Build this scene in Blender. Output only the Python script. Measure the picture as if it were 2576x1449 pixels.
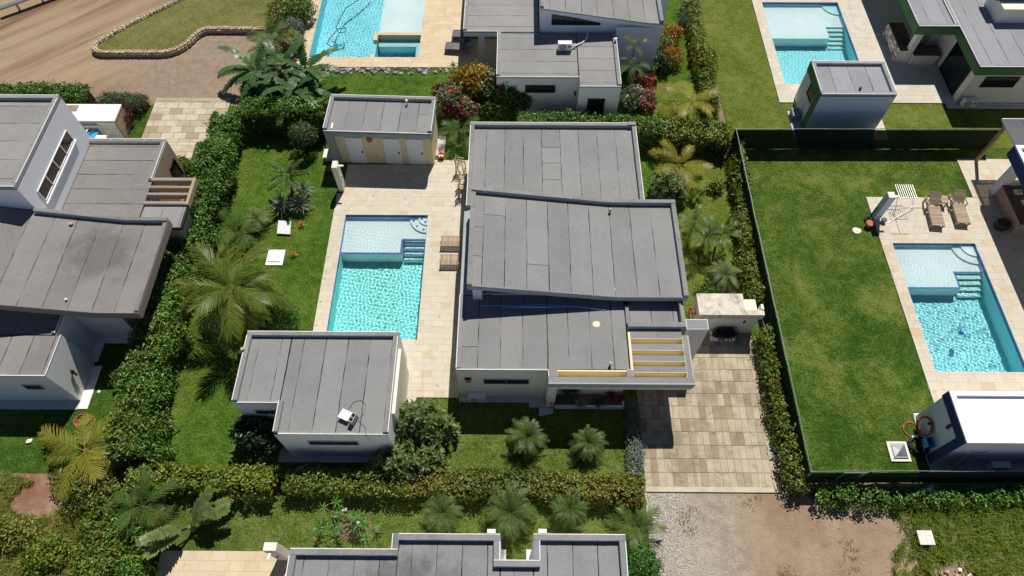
import bpy, math, random
import numpy as np
from mathutils import Vector
R = math.radians
sc = bpy.context.scene
for o in list(bpy.data.objects): bpy.data.objects.remove(o)
col = sc.collection

# ---------------------------------------------------------------- camera, sky, sun, exposure
CAM_H, PITCH, YAW = 30.0, R(59.0), R(0.4)
cam = bpy.data.cameras.new('camera'); cam.lens = 24.0; cam.sensor_width = 36.0
cam.clip_start = 0.5; cam.clip_end = 4000
cam_o = bpy.data.objects.new('camera', cam); col.objects.link(cam_o)
cam_o.location = (0, 0, CAM_H); cam_o.rotation_euler = (math.pi/2 - PITCH, 0, YAW)
sc.camera = cam_o

SUN_DIR = Vector((-0.18, -0.60, -1.0)).normalized()      # the way the light travels
world = bpy.data.worlds.new('World'); sc.world = world; world.use_nodes = True
wn = world.node_tree
bg = wn.nodes['Background']; sky = wn.nodes.new('ShaderNodeTexSky')
sky.sky_type = 'NISHITA'; sky.sun_disc = False
sky.sun_elevation = math.asin(-SUN_DIR.z)
sky.sun_rotation = math.atan2(-SUN_DIR.x, -SUN_DIR.y)
sky.altitude = 50; sky.air_density = 0.32; sky.dust_density = 0.0; sky.ozone_density = 1.0
wn.links.new(sky.outputs[0], bg.inputs[0]); bg.inputs[1].default_value = 0.10
sun = bpy.data.lights.new('sun', 'SUN'); sun.energy = 4.8; sun.angle = R(0.53); sun.color = (1.0, 0.95, 0.87)
sun.cycles.is_caustics_light = True
sun_o = bpy.data.objects.new('sun', sun); col.objects.link(sun_o)
sun_o.rotation_euler = SUN_DIR.to_track_quat('-Z', 'Y').to_euler()
sc.view_settings.view_transform = 'Standard'; sc.view_settings.look = 'None'
sc.view_settings.exposure = 0.0; sc.view_settings.gamma = 1.0; sc.view_settings.use_curve_mapping = False
sc.render.engine = 'CYCLES'
sc.cycles.use_denoising = True
try: sc.cycles.denoiser = 'OPENIMAGEDENOISE'
except Exception: pass
sc.cycles.max_bounces = 8; sc.cycles.diffuse_bounces = 3; sc.cycles.glossy_bounces = 3
sc.cycles.transmission_bounces = 6; sc.cycles.transparent_max_bounces = 8
sc.cycles.sample_clamp_indirect = 4.0; sc.cycles.blur_glossy = 0.5
sc.render.film_transparent = False

# ---------------------------------------------------------------- pixel (2576 wide) -> place on a level plane, for laying out plants
def at(x, y, z=0.0):
    u, v = x - 1288.0, y - 724.5
    F = 1717.0; s, c = math.sin(PITCH), math.cos(PITCH)
    X, Y, Z = u, F*c - v*s, -(F*s + v*c)
    ca, sa = math.cos(YAW), math.sin(YAW)
    t = (z - CAM_H)/Z
    return ((X*ca - Y*sa)*t, (X*sa + Y*ca)*t)

# ---------------------------------------------------------------- materials
MAT = {}
class NT:
    def __init__(s, name):
        s.m = bpy.data.materials.new(name); s.m.use_nodes = True; s.t = s.m.node_tree
        s.t.nodes.clear(); s.out = s.n('OutputMaterial'); MAT[name] = s.m
    def n(s, t, **kw):
        nd = s.t.nodes.new('ShaderNode' + t)
        for k, v in kw.items(): setattr(nd, k, v)
        return nd
    def l(s, a, b): s.t.links.new(a, b)
    def setv(s, sock, v):
        if hasattr(v, 'is_output') or isinstance(v, bpy.types.NodeSocket): s.l(v, sock)
        else: sock.default_value = v
    def coord(s): 
        g = s.n('NewGeometry'); return g.outputs['Position']
    def noise(s, scale, detail=4, rough=.55, vec=None, dist=0.0):
        nd = s.n('TexNoise'); nd.inputs['Scale'].default_value = scale; nd.inputs['Detail'].default_value = detail
        nd.inputs['Roughness'].default_value = rough; nd.inputs['Distortion'].default_value = dist
        s.l(vec if vec is not None else s.coord(), nd.inputs['Vector']); return nd.outputs['Fac']
    def ramp(s, fac, stops, interp='LINEAR'):
        r = s.n('ValToRGB'); r.color_ramp.interpolation = interp; e = r.color_ramp.elements
        while len(e) < len(stops): e.new(0.5)
        for el, (p, c) in zip(e, stops):
            el.position = p; el.color = (*c, 1) if len(c) == 3 else c
        s.l(fac, r.inputs[0]); return r.outputs[0]
    def mix(s, fac, a, b, mode='MIX'):
        m = s.n('Mix', data_type='RGBA', blend_type=mode)
        s.setv(m.inputs[0], fac)
        for k, v in ((6, a), (7, b)):
            if isinstance(v, tuple): m.inputs[k].default_value = (*v, 1)
            else: s.l(v, m.inputs[k])
        return m.outputs[2]
    def math(s, op, a, b=0.0, clamp=False):
        m = s.n('Math', operation=op, use_clamp=clamp); s.setv(m.inputs[0], a); s.setv(m.inputs[1], b); return m.outputs[0]
    def maprange(s, v, a, b, c=0.0, d=1.0):
        m = s.n('MapRange'); m.interpolation_type = 'SMOOTHSTEP'
        s.l(v, m.inputs[0])
        for i, q in zip((1, 2, 3, 4), (a, b, c, d)): m.inputs[i].default_value = q
        return m.outputs[0]
    def objrand(s): return s.n('ObjectInfo').outputs['Random']
    def attr(s, name):
        a = s.n('Attribute'); a.attribute_name = name; return a.outputs['Fac']
    def bump(s, h, strength=.3, dist=.02):
        b = s.n('Bump'); b.inputs['Strength'].default_value = strength; b.inputs['Distance'].default_value = dist
        s.l(h, b.inputs['Height']); return b.outputs[0]
    def principled(s, color, rough=.8, spec=.3, normal=None, metal=0.0):
        p = s.n('BsdfPrincipled')
        if isinstance(color, tuple): p.inputs['Base Color'].default_value = (*color, 1)
        else: s.l(color, p.inputs['Base Color'])
        p.inputs['Roughness'].default_value = rough; p.inputs['Specular IOR Level'].default_value = spec
        p.inputs['Metallic'].default_value = metal
        if normal is not None: s.l(normal, p.inputs['Normal'])
        return p
    def done(s, sh): s.l(sh.outputs[0], s.out.inputs[0]); return s.m

def m_plain(name, c, rough=.6, spec=.3, var=.12, scale=6.0, metal=0.0):
    t = NT(name); f = t.noise(scale, 5)
    colr = t.ramp(f, [(.25, tuple(x*(1-var) for x in c)), (.75, tuple(min(1, x*(1+var)) for x in c))])
    return t.done(t.principled(colr, rough, spec, None, metal))
def m_wall(name, c, dirt=(.42, .38, .30), amt=.35):
    t = NT(name); f = t.noise(.9, 6, .6); fine = t.noise(18, 4)
    base = t.mix(fine, tuple(x*.94 for x in c), tuple(min(1, x*1.04) for x in c))
    pos = t.n('SeparateXYZ'); t.l(t.coord(), pos.inputs[0])
    mp = t.n('Mapping'); mp.inputs['Scale'].default_value = (3.0, 3.0, .35); t.l(t.coord(), mp.inputs[0])
    st = t.noise(1.3, 5, .6, mp.outputs[0])
    streak = t.math('MULTIPLY', t.maprange(st, .55, .78), amt)
    colr = t.mix(streak, base, tuple(a*b*1.6 for a, b in zip(c, dirt)))
    return t.done(t.principled(colr, .85, .2, t.bump(fine, .25, .01)))
def m_felt(name, c, stain=None):
    t = NT(name); r = t.objrand()
    big = t.noise(.55, 5, .62); fine = t.noise(19, 3, .75); mid = t.noise(7, 4, .6)
    v = t.math('ADD', t.math('MULTIPLY', r, .16), t.math('ADD', t.math('MULTIPLY', big, .45), t.math('ADD', t.math('MULTIPLY', t.math('SUBTRACT', fine, .5), .7), t.math('MULTIPLY', mid, .22))))
    v = t.math('ADD', v, .60)
    colr = t.mix(1.0, (c[0], c[1], c[2]), v, 'MULTIPLY') if False else None
    vm = t.n('VectorMath', operation='SCALE'); vm.inputs[0].default_value = c; t.l(v, vm.inputs['Scale']); colr = vm.outputs[0]
    blot = t.maprange(t.noise(2.1, 3, .5), .66, .74)
    colr = t.mix(t.math('MULTIPLY', blot, .22), colr, tuple(x*.55 for x in c))
    speck = t.maprange(t.noise(26, 1, .3), .80, .84)
    colr = t.mix(t.math('MULTIPLY', speck, .3), colr, (.6, .6, .58))
    scuff = t.maprange(t.noise(3.3, 6, .75, dist=1.5), .60, .70)
    colr = t.mix(t.math('MULTIPLY', scuff, .16), colr, tuple(min(1, x*1.5) for x in c))
    if stain:                                   # damp patches left by ponding water
        (sx, sy, rad, dark) = stain
        vd = t.n('VectorMath', operation='DISTANCE'); t.l(t.coord(), vd.inputs[0]); vd.inputs[1].default_value = (sx, sy, 3.6)
        w = t.math('ADD', vd.outputs['Value'], t.math('MULTIPLY', t.noise(1.1, 5, .65), rad*1.5))
        colr = t.mix(t.math('MULTIPLY', t.maprange(w, rad*1.05, rad*1.75, 1, 0), dark), colr, tuple(x*.3 for x in c))
        pale = t.maprange(t.noise(.8, 4, .6), .58, .68)
        colr = t.mix(t.math('MULTIPLY', pale, .18), colr, tuple(min(1, x*1.45) for x in c))
    return t.done(t.principled(colr, .92, .15, t.bump(fine, .4, .01)))

FELT = (.252, .251, .249)
m_felt('felt', FELT)
m_felt('felt_warm', (.228, .217, .207), (-19.2, 17.6, 2.0, .45))
m_felt('felt_damp', (.250, .250, .255), (-4.2, 3.2, 2.6, .6))
m_felt('felt_pale', (.275, .272, .268))
m_felt('felt_cool', (.29, .298, .32))
m_plain('bitumen', (.030, .028, .027), .9)
m_wall('wall_cream', (.80, .77, .65))
m_wall('wall_white', (.86, .86, .865))
m_wall('wall_offwhite', (.83, .82, .78))
m_wall('wall_bluewhite', (.74, .77, .83), amt=.25)
m_wall('wall_yellow', (.84, .72, .45), amt=.15)
m_wall('wall_palecream', (.80, .69, .44), amt=.25)
m_wall('fascia_grey', (.36, .40, .40), amt=.2)
m_wall('fascia_brown', (.30, .225, .175), amt=.3)
m_wall('fascia_green', (.10, .20, .075), amt=.25)
m_wall('fascia_navy', (.035, .055, .14), amt=.2)
m_wall('wall_tan', (.42, .31, .22), amt=.3)
m_wall('concrete_white', (.80, .76, .68), amt=.6)
def m_weather():
    t = NT('weathered_top'); f = t.noise(1.4, 6, .7, dist=.8); g = t.noise(8, 5, .7)
    c = t.ramp(f, [(.38, (.70, .66, .57)), (.52, (.62, .57, .47)), (.60, (.42, .39, .34)), (.72, (.26, .245, .22))])
    return t.done(t.principled(t.mix(t.math('MULTIPLY', t.maprange(g, .55, .7), .5), c, (.33, .30, .25)), .9, .2))
m_weather()
m_plain('white_paint', (.88, .88, .89), .45, .4, .04)
m_plain('roof_white', (.86, .86, .87), .55, .3, .04, 1.5)
m_plain('white_edge', (.80, .79, .75), .7, .3, .1)
m_plain('capping_core', (.33, .345, .35), .8, .2, .08)
m_plain('plinth', (.55, .545, .52), .85, .2, .12, 2)
m_plain('glass_dark', (.012, .018, .022), .06, .6, .2)
m_plain('glass_brown', (.055, .038, .028), .08, .6, .3, 1.2)
m_plain('black_metal', (.02, .02, .022), .45, .4)
m_plain('grey_metal', (.42, .43, .45), .35, .5, .1, 8, .7)
m_plain('plastic_white', (.78, .79, .80), .4, .4, .04)
m_plain('plastic_grey', (.30, .31, .33), .5, .4, .1)
m_plain('blue_plastic', (.05, .33, .55), .4, .4, .1)
m_plain('blue_pipe', (.30, .42, .70), .4, .4, .05)
m_plain('red_plastic', (.65, .03, .02), .35, .5, .1)
m_plain('hose_orange', (.50, .10, .045), .5, .4, .2)
m_plain('hose_pink', (.42, .11, .09), .5, .4, .2)
m_plain('hose_dark', (.035, .04, .05), .5, .4, .2)
m_plain('terracotta', (.45, .16, .07), .8, .2, .25)
m_plain('concrete', (.40, .385, .355), .9, .2, .25, 9)
m_plain('counter_brown', (.075, .045, .03), .3, .4, .3, 5)
m_plain('dark_wicker', (.028, .026, .026), .55, .4, .3, 30)
m_plain('sling_grey', (.13, .13, .135), .6, .3, .12, 20)
m_plain('deck_slab', (.50, .42, .31), .9, .2, .15, 2)
m_plain('red_soil', (.22, .085, .045), .95, .1, .35, 5)
m_plain('bare_soil', (.20, .135, .085), .95, .1, .35, 5)
m_plain('yellow_stain', (.80, .74, .52), .8, .2, .1)
m_plain('fence_pipe', (.11, .19, .175), .4, .5, .1, 3)
m_plain('trunk', (.21, .165, .12), .9, .2, .3, 14)
m_plain('branches_or_core', (.060, .048, .028), .95, .1, .35, 12)  # bark brown for shrub stems, also the light-blocking core inside hedges
m_plain('post_wood', (.46, .27, .10), .7, .3, .2, 4)

def m_wood(name, c):
    t = NT(name); mp = t.n('Mapping'); mp.inputs['Scale'].default_value = (1.2, 22, 8)
    tc = t.n('TexCoord'); t.l(tc.outputs['Object'], mp.inputs[0])
    f = t.noise(2.0, 5, .6, mp.outputs[0]); r = t.objrand()
    v = t.math('ADD', t.math('MULTIPLY', f, .7), t.math('MULTIPLY', r, .45))
    colr = t.ramp(v, [(.2, tuple(x*.6 for x in c)), (.55, c), (.95, tuple(min(1, x*1.35) for x in c))])
    return t.done(t.principled(colr, .75, .25))
m_wood('weathered_teak', (.40, .31, .22))

def m_trav(name, c, var):
    t = NT(name); r = t.math('FRACT', t.math('ADD', t.math('MULTIPLY', t.objrand(), 7.31), t.attr('tint')))
    f = t.noise(1.9, 6, .66, dist=.6); g = t.noise(9, 6, .7, dist=1.2); big = t.noise(.30, 4)
    base = t.ramp(r, [(0, tuple(x*(1-var) for x in c)), (.5, c), (.82, tuple(x*1.05 for x in c)), (1, (c[0]*.92, c[1]*.84, c[2]*.70))])
    base = t.mix(t.math('MULTIPLY', t.maprange(f, .50, .66), .50), base, (c[0]*.88, c[1]*.73, c[2]*.54))
    base = t.mix(t.math('MULTIPLY', t.maprange(g, .58, .72), .35), base, (c[0]*.70, c[1]*.58, c[2]*.44))
    base = t.mix(t.math('MULTIPLY', t.maprange(big, .52, .70), .25), base, (c[0]*.85, c[1]*.80, c[2]*.72))
    return t.done(t.principled(base, .75, .3, t.bump(g, .2, .01)))
m_trav('travertine', (.60, .545, .445), .025)
m_trav('travertine_pale', (.60, .555, .47), .04)
m_trav('travertine_gold', (.64, .53, .37), .06)

def m_paver(name, c, dirt):
    t = NT(name); r = t.objrand()
    f = t.noise(1.6, 6, .65, dist=.8); g = t.noise(11, 5, .7); h = t.noise(.45, 3)
    base = t.ramp(r, [(0, tuple(x*q for x, q in zip(c, (.60, .56, .50)))), (.18, tuple(x*q for x, q in zip(c, (.80, .77, .72)))), (.36, c), (.85, tuple(x*1.06 for x in c)), (1, tuple(x*.78 for x in c))])
    base = t.mix(t.math('MULTIPLY', t.maprange(f, .44, .76), .65), base, dirt)
    base = t.mix(t.math('MULTIPLY', t.maprange(g, .5, .7), .4), base, tuple(x*.8 for x in dirt))
    base = t.mix(t.math('MULTIPLY', t.maprange(h, .52, .66), .35), base, tuple(x*.7 for x in dirt))
    return t.done(t.principled(base, .85, .2, t.bump(g, .3, .01)))
m_paver('paver', (.49, .42, .305), (.20, .15, .095))
m_paver('paver_pale', (.56, .50, .38), (.36, .29, .19))
m_plain('joint', (.46, .40, .305), .9, .2, .15)
m_plain('grout', (.54, .485, .39), .9, .2, .12)
m_plain('joint_dark', (.16, .13, .09), .9, .2, .2)

def m_lawn(name, dark, mid, light, patch=.7, dryamt=.15):
    t = NT(name)
    a = t.noise(.38, 4, .6, dist=.5); b = t.noise(2.2, 5, .65); c = t.noise(10, 4, .7); d = t.noise(27, 2, .6)
    v = .5
    for f, k in ((a, patch), (b, .75), (c, 1.25), (d, .9)): v = t.math('ADD', v, t.math('MULTIPLY', t.math('SUBTRACT', f, .5), k))
    colr = t.ramp(v, [(.22, dark), (.5, mid), (.80, light)])
    dry = t.maprange(t.noise(.9, 6, .75), .56, .74)
    colr = t.mix(t.math('MULTIPLY', dry, dryamt), colr, (light[0]*1.25, light[1], light[2]*1.1))
    hb = t.math('ADD', c, t.math('MULTIPLY', d, .6))
    return t.done(t.principled(colr, .9, .12, t.bump(hb, 1.0, .08)))
m_lawn('lawn_main', (.026, .070, .006), (.072, .146, .014), (.165, .225, .040))
m_lawn('lawn_right', (.026, .068, .006), (.068, .134, .013), (.190, .218, .055), 1.25)
m_lawn('lawn_light', (.060, .098, .012), (.135, .178, .025), (.235, .250, .060))
m_lawn('lawn_front', (.040, .080, .010), (.108, .156, .025), (.205, .235, .068))
m_lawn('lawn_dry', (.100, .120, .030), (.180, .190, .055), (.265, .240, .095))
m_lawn('lawn_deep', (.022, .062, .006), (.056, .120, .012), (.120, .180, .034))

def m_leaf(name, stops, gloss=.45, trans=.28):
    t = NT(name); v = t.math('ADD', t.attr('tint'), t.math('MULTIPLY', t.math('SUBTRACT', t.objrand(), .5), .12))
    colr = t.ramp(v, stops)
    p = t.principled(colr, .38, gloss); tr = t.n('BsdfTranslucent'); t.l(colr, tr.inputs[0])
    mx = t.n('MixShader'); mx.inputs[0].default_value = trans; t.l(p.outputs[0], mx.inputs[1]); t.l(tr.outputs[0], mx.inputs[2])
    return t.done(mx)
m_leaf('leaf_hedge', [(0, (0.057, 0.131, 0.020)), (.45, (0.116, 0.242, 0.031)), (.85, (0.204, 0.349, 0.046)), (1, (0.388, 0.446, 0.057))])
m_leaf('leaf_hedge_yellow', [(0, (0.075, 0.117, 0.016)), (.4, (0.159, 0.233, 0.026)), (.75, (0.300, 0.342, 0.037)), (.9, (0.416, 0.316, 0.049)), (1, (0.367, 0.151, 0.049))])
m_leaf('leaf_hedge_red', [(0, (.06, .085, .015)), (.40, (.14, .19, .025)), (.68, (.25, .27, .035)), (.86, (.23, .14, .04)), (1, (.22, .07, .04))])
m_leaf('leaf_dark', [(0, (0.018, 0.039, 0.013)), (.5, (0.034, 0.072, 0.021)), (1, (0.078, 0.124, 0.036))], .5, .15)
m_leaf('leaf_topiary', [(0, (0.058, 0.098, 0.036)), (.5, (0.104, 0.163, 0.058)), (1, (0.182, 0.240, 0.104))])
m_leaf('leaf_oleander', [(0, (.05, .095, .02)), (.45, (.13, .205, .05)), (.8, (.27, .345, .12)), (1, (.42, .46, .24))], .18)
m_leaf('leaf_bush', [(0, (0.039, 0.117, 0.016)), (.5, (0.072, 0.202, 0.023)), (1, (0.130, 0.286, 0.039))])
m_leaf('leaf_silver', [(0, (.16, .20, .15)), (.5, (.26, .31, .24)), (1, (.38, .42, .34))])
m_leaf('leaf_palm', [(0, (0.043, 0.090, 0.020)), (.5, (0.090, 0.160, 0.032)), (1, (0.203, 0.261, 0.058))], .18)
m_leaf('leaf_coconut', [(0, (.050, .090, .014)), (.4, (.105, .155, .022)), (.75, (.25, .26, .045)), (1, (.50, .37, .06))], .18)
m_leaf('leaf_coconut_yellow', [(0, (.13, .16, .02)), (.4, (.25, .26, .035)), (.75, (.42, .36, .055)), (1, (.60, .34, .05))], .18)
m_leaf('leaf_pygmy', [(0, (.045, .090, .018)), (.5, (.100, .165, .034)), (1, (.230, .280, .080))], .18)
m_leaf('leaf_feather', [(0, (0.098, 0.150, 0.046)), (.5, (0.169, 0.234, 0.078)), (1, (0.305, 0.351, 0.150))], .18)
m_leaf('leaf_banana', [(0, (0.044, 0.106, 0.027)), (.5, (0.081, 0.169, 0.044)), (1, (0.213, 0.288, 0.100))], .5, .35)
m_leaf('leaf_traveller', [(0, (0.069, 0.119, 0.027)), (.5, (0.144, 0.206, 0.056)), (1, (0.325, 0.350, 0.138))], .5, .35)
m_leaf('leaf_agave', [(0, (.055, .085, .060)), (.5, (.13, .16, .12)), (1, (.42, .43, .33))])
m_leaf('leaf_agave_dark', [(0, (.014, .028, .018)), (.6, (.035, .055, .036)), (1, (.09, .12, .08))])
m_leaf('leaf_croton', [(0, (0.120, 0.102, 0.022)), (.4, (0.360, 0.240, 0.030)), (.75, (0.600, 0.396, 0.042)), (1, (0.420, 0.060, 0.024))])
m_leaf('leaf_croton_orange', [(0, (.16, .08, .02)), (.4, (.42, .20, .03)), (.8, (.60, .28, .03)), (1, (.30, .08, .02))])
m_leaf('leaf_red', [(0, (.07, .012, .018)), (.5, (.19, .020, .030)), (1, (.40, .05, .06))])
m_leaf('leaf_dead', [(0, (.20, .11, .045)), (.5, (.36, .22, .09)), (1, (.50, .34, .16))], .15, .2)
m_leaf('leaf_maroon', [(0, (.045, .014, .014)), (.5, (.10, .026, .024)), (1, (.19, .05, .04))])
m_leaf('leaf_variegated', [(0, (.05, .075, .03)), (.4, (.14, .17, .07)), (.7, (.40, .38, .22)), (1, (.58, .52, .34))])
m_leaf('petal_pink', [(0, (.55, .10, .16)), (1, (.80, .30, .36))], .2, .4)
m_leaf('petal_red', [(0, (.60, .03, .03)), (1, (.80, .10, .07))], .2, .4)
m_leaf('petal_white', [(0, (.70, .70, .62)), (1, (.85, .85, .80))], .2, .4)
m_leaf('weeds', [(0, (.11, .14, .025)), (.35, (.21, .25, .04)), (.7, (.36, .37, .07)), (1, (.52, .46, .20))], .2, .35)
m_leaf('weeds_green', [(0, (.09, .16, .02)), (.4, (.18, .28, .035)), (.75, (.33, .40, .06)), (1, (.48, .48, .16))], .2, .35)
m_leaf('turf', [(0, (.055, .100, .014)), (.5, (.095, .155, .022)), (1, (.180, .22, .05))], .15, .3)

def m_water():
    t = NT('pool_water'); p = t.n('BsdfPrincipled')
    p.inputs['Base Color'].default_value = (.90, 1, 1, 1); p.inputs['Roughness'].default_value = 0
    p.inputs['IOR'].default_value = 1.33; p.inputs['Transmission Weight'].default_value = 1
    return t.done(p)
m_water()
m_plain('plaster_aqua', (.36, .90, .88), .7, .2, .06, 1)
m_plain('plaster_blue', (.38, .86, .92), .7, .2, .06, 1)
m_plain('plaster_cyan', (.34, .84, .95), .7, .2, .06, 1)
m_plain('plaster_shelf', (.78, .86, .87), .7, .2, .06, 1)
m_plain('plaster_step', (.52, .84, .82), .7, .2, .06, 1)
m_plain('tile_blue', (.02, .06, .36), .3, .5, .5, 9)
m_plain('tile_cobalt', (.03, .16, .46), .3, .5, .4, 9)
m_plain('stone_grey', (.24, .25, .27), .9, .2, .35, 6)
def m_stones():
    t = NT('stone_mix'); f = t.noise(9, 4); r = t.attr('tint')
    base = t.ramp(r, [(0, (.42, .33, .22)), (.4, (.58, .49, .35)), (.75, (.70, .62, .47)), (1, (.76, .70, .57))])
    return t.done(t.principled(t.mix(t.math('MULTIPLY', f, .5), base, (.25, .17, .10)), .9, .2))
m_stones()
m_plain('stone_tan', (.48, .37, .26), .9, .2, .35, 6)
m_plain('stone_pink', (.45, .31, .24), .9, .2, .35, 6)

def m_mesh():                                   # knitted shade net: lets a little light and view through
    t = NT('shade_net'); d = t.principled((.012, .022, .019), .8, .1); tr = t.n('BsdfTransparent')
    tr.inputs[0].default_value = (1, 1, 1, 1)
    mx = t.n('MixShader'); f = t.noise(60, 2); t.l(t.maprange(f, .3, .7, .005, .02), mx.inputs[0])
    t.l(d.outputs[0], mx.inputs[1]); t.l(tr.outputs[0], mx.inputs[2]); return t.done(mx)
m_mesh()
def m_poly():
    t = NT('polycarbonate'); d = t.principled((.20, .21, .24), .25, .5); tr = t.n('BsdfTransparent')
    tr.inputs[0].default_value = (.8, .75, .68, 1); mx = t.n('MixShader'); mx.inputs[0].default_value = .45
    t.l(d.outputs[0], mx.inputs[1]); t.l(tr.outputs[0], mx.inputs[2]); return t.done(mx)
m_poly()

def m_ground():
    t = NT('earth'); p = t.coord(); sx = t.n('SeparateXYZ'); t.l(p, sx.inputs[0]); X, Y = sx.outputs[0], sx.outputs[1]
    a = t.noise(.35, 6, .65, dist=.4); b = t.noise(2.2, 6, .7); c = t.noise(14, 5, .75); d = t.noise(24, 3, .75)
    soil = t.ramp(t.math('ADD', t.math('MULTIPLY', a, .5), t.math('ADD', t.math('MULTIPLY', b, .3), t.math('MULTIPLY', c, .28))),
                  [(.34, (.20, .135, .085)), (.50, (.34, .245, .165)), (.62, (.42, .33, .225)), (.76, (.52, .42, .28))])
    # wheel ruts of the dirt road at the top: direction of travel is about 45 degrees
    u = t.math('ADD', t.math('MULTIPLY', X, .66), t.math('MULTIPLY', Y, -.75))
    mp = t.n('CombineXYZ'); t.l(t.math('MULTIPLY', u, 1.0), mp.inputs[0]); t.l(t.math('MULTIPLY', t.math('ADD', X, Y), .06), mp.inputs[1])
    rut = t.noise(.85, 5, .6, mp.outputs[0])
    road = t.ramp(rut, [(.32, (.26, .17, .105)), (.46, (.46, .34, .22)), (.58, (.56, .43, .285)), (.72, (.38, .26, .17))])
    roadmask = t.maprange(t.math('ADD', u, t.math('MULTIPLY', a, 3.0)), -41.5, -38.0, 1, 0)
    top = t.maprange(Y, 24, 27)
    soil = t.mix(t.math('MULTIPLY', roadmask, top), soil, road)
    # compacted grey gravel of the track at the bottom, loose pale gravel on its near side
    grav = t.ramp(d, [(.36, (.14, .12, .095)), (.5, (.50, .45, .375)), (.62, (.88, .82, .70))])
    track = t.ramp(t.math('ADD', t.math('MULTIPLY', c, .5), t.math('MULTIPLY', b, .5)), [(.36, (.22, .185, .145)), (.50, (.38, .325, .255)), (.64, (.56, .48, .375))])
    low = t.math('MULTIPLY', t.maprange(Y, 8.2, 9.5, 1, 0), t.maprange(X, 3.5, 5.0))
    xn = t.math('ADD', X, t.math('MULTIPLY', t.math('SUBTRACT', a, .5), 3.5))
    soil = t.mix(t.math('MULTIPLY', low, t.maprange(xn, 8.8, 10.8, 1, 0)), soil, track)
    soil = t.mix(t.math('MULTIPLY', low, t.maprange(xn, 5.9, 9.0, 1, 0)), soil, grav)
    # reddish subsoil, lower left
    vd = t.n('VectorMath', operation='DISTANCE'); t.l(p, vd.inputs[0]); vd.inputs[1].default_value = (-21.0, 7.55, 0)
    red = t.maprange(t.math('ADD', vd.outputs['Value'], t.math('MULTIPLY', b, 3.2)), 1.6, 3.6, .85, 0)
    soil = t.mix(red, soil, t.mix(c, (.20, .075, .04), (.30, .15, .095)))
    # crushed grey stone mixed into the turning place at the top
    vd2 = t.n('VectorMath', operation='DISTANCE'); t.l(p, vd2.inputs[0]); vd2.inputs[1].default_value = (-19.5, 35.0, 0)
    gm = t.maprange(t.math('ADD', vd2.outputs['Value'], t.math('MULTIPLY', a, 4.0)), 6.0, 9.5, 1, 0)
    soil = t.mix(t.math('MULTIPLY', gm, .7), soil, t.ramp(t.math('ADD', t.math('MULTIPLY', c, .6), t.math('MULTIPLY', b, .4)), [(.35, (.25, .19, .145)), (.50, (.46, .365, .28)), (.66, (.66, .545, .42))]))
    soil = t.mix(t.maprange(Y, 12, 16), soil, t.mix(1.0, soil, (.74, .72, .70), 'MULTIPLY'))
    hb = t.math('ADD', c, t.math('MULTIPLY', d, .5))
    return t.done(t.principled(soil, .95, .1, t.bump(hb, .8, .06)))
m_ground()

# ---------------------------------------------------------------- mesh and object helpers
WL = {}
def wloc(o): return WL.get(o.name, (0.0, 0.0, 0.0)) if o is not None else (0.0, 0.0, 0.0)
def tag(o, label=None, cat=None, group=None, kind=None):
    for k, v in (('label', label), ('category', cat), ('group', group), ('kind', kind)):
        if v: o[k] = v
    return o
def thing(name, label, cat, loc=(0, 0, 0), group=None, rz=0.0):
    o = bpy.data.objects.new(name, None); col.objects.link(o); o.empty_display_size = .3
    o.location = loc; o.rotation_euler = (0, 0, rz); WL[o.name] = tuple(loc)
    return tag(o, label, cat, group)
def link(name, me, mat=None, parent=None, loc=None):
    o = bpy.data.objects.new(name, me); col.objects.link(o)
    if mat and not me.materials: me.materials.append(MAT[mat])
    if parent is not None:
        o.parent = parent
        WL[o.name] = wloc(parent)
    if loc is not None: o.location = loc
    return o
def np_mesh(name, V, F, tint=None, smooth=False):
    V = np.asarray(V, dtype=np.float32); F = np.asarray(F, dtype=np.int32)
    me = bpy.data.meshes.new(name); n, k = F.shape
    me.vertices.add(len(V)); me.vertices.foreach_set('co', V.ravel())
    me.loops.add(n*k); me.loops.foreach_set('vertex_index', F.ravel())
    me.polygons.add(n); me.polygons.foreach_set('loop_start', np.arange(0, n*k, k, dtype=np.int32))
    try: me.polygons.foreach_set('loop_total', np.full(n, k, dtype=np.int32))
    except Exception: pass
    if smooth: me.polygons.foreach_set('use_smooth', np.ones(n, dtype=bool))
    me.update(calc_edges=True)
    if tint is not None:
        a = me.attributes.new('tint', 'FLOAT', 'POINT'); a.data.foreach_set('value', np.asarray(tint, dtype=np.float32))
    return me
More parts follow.
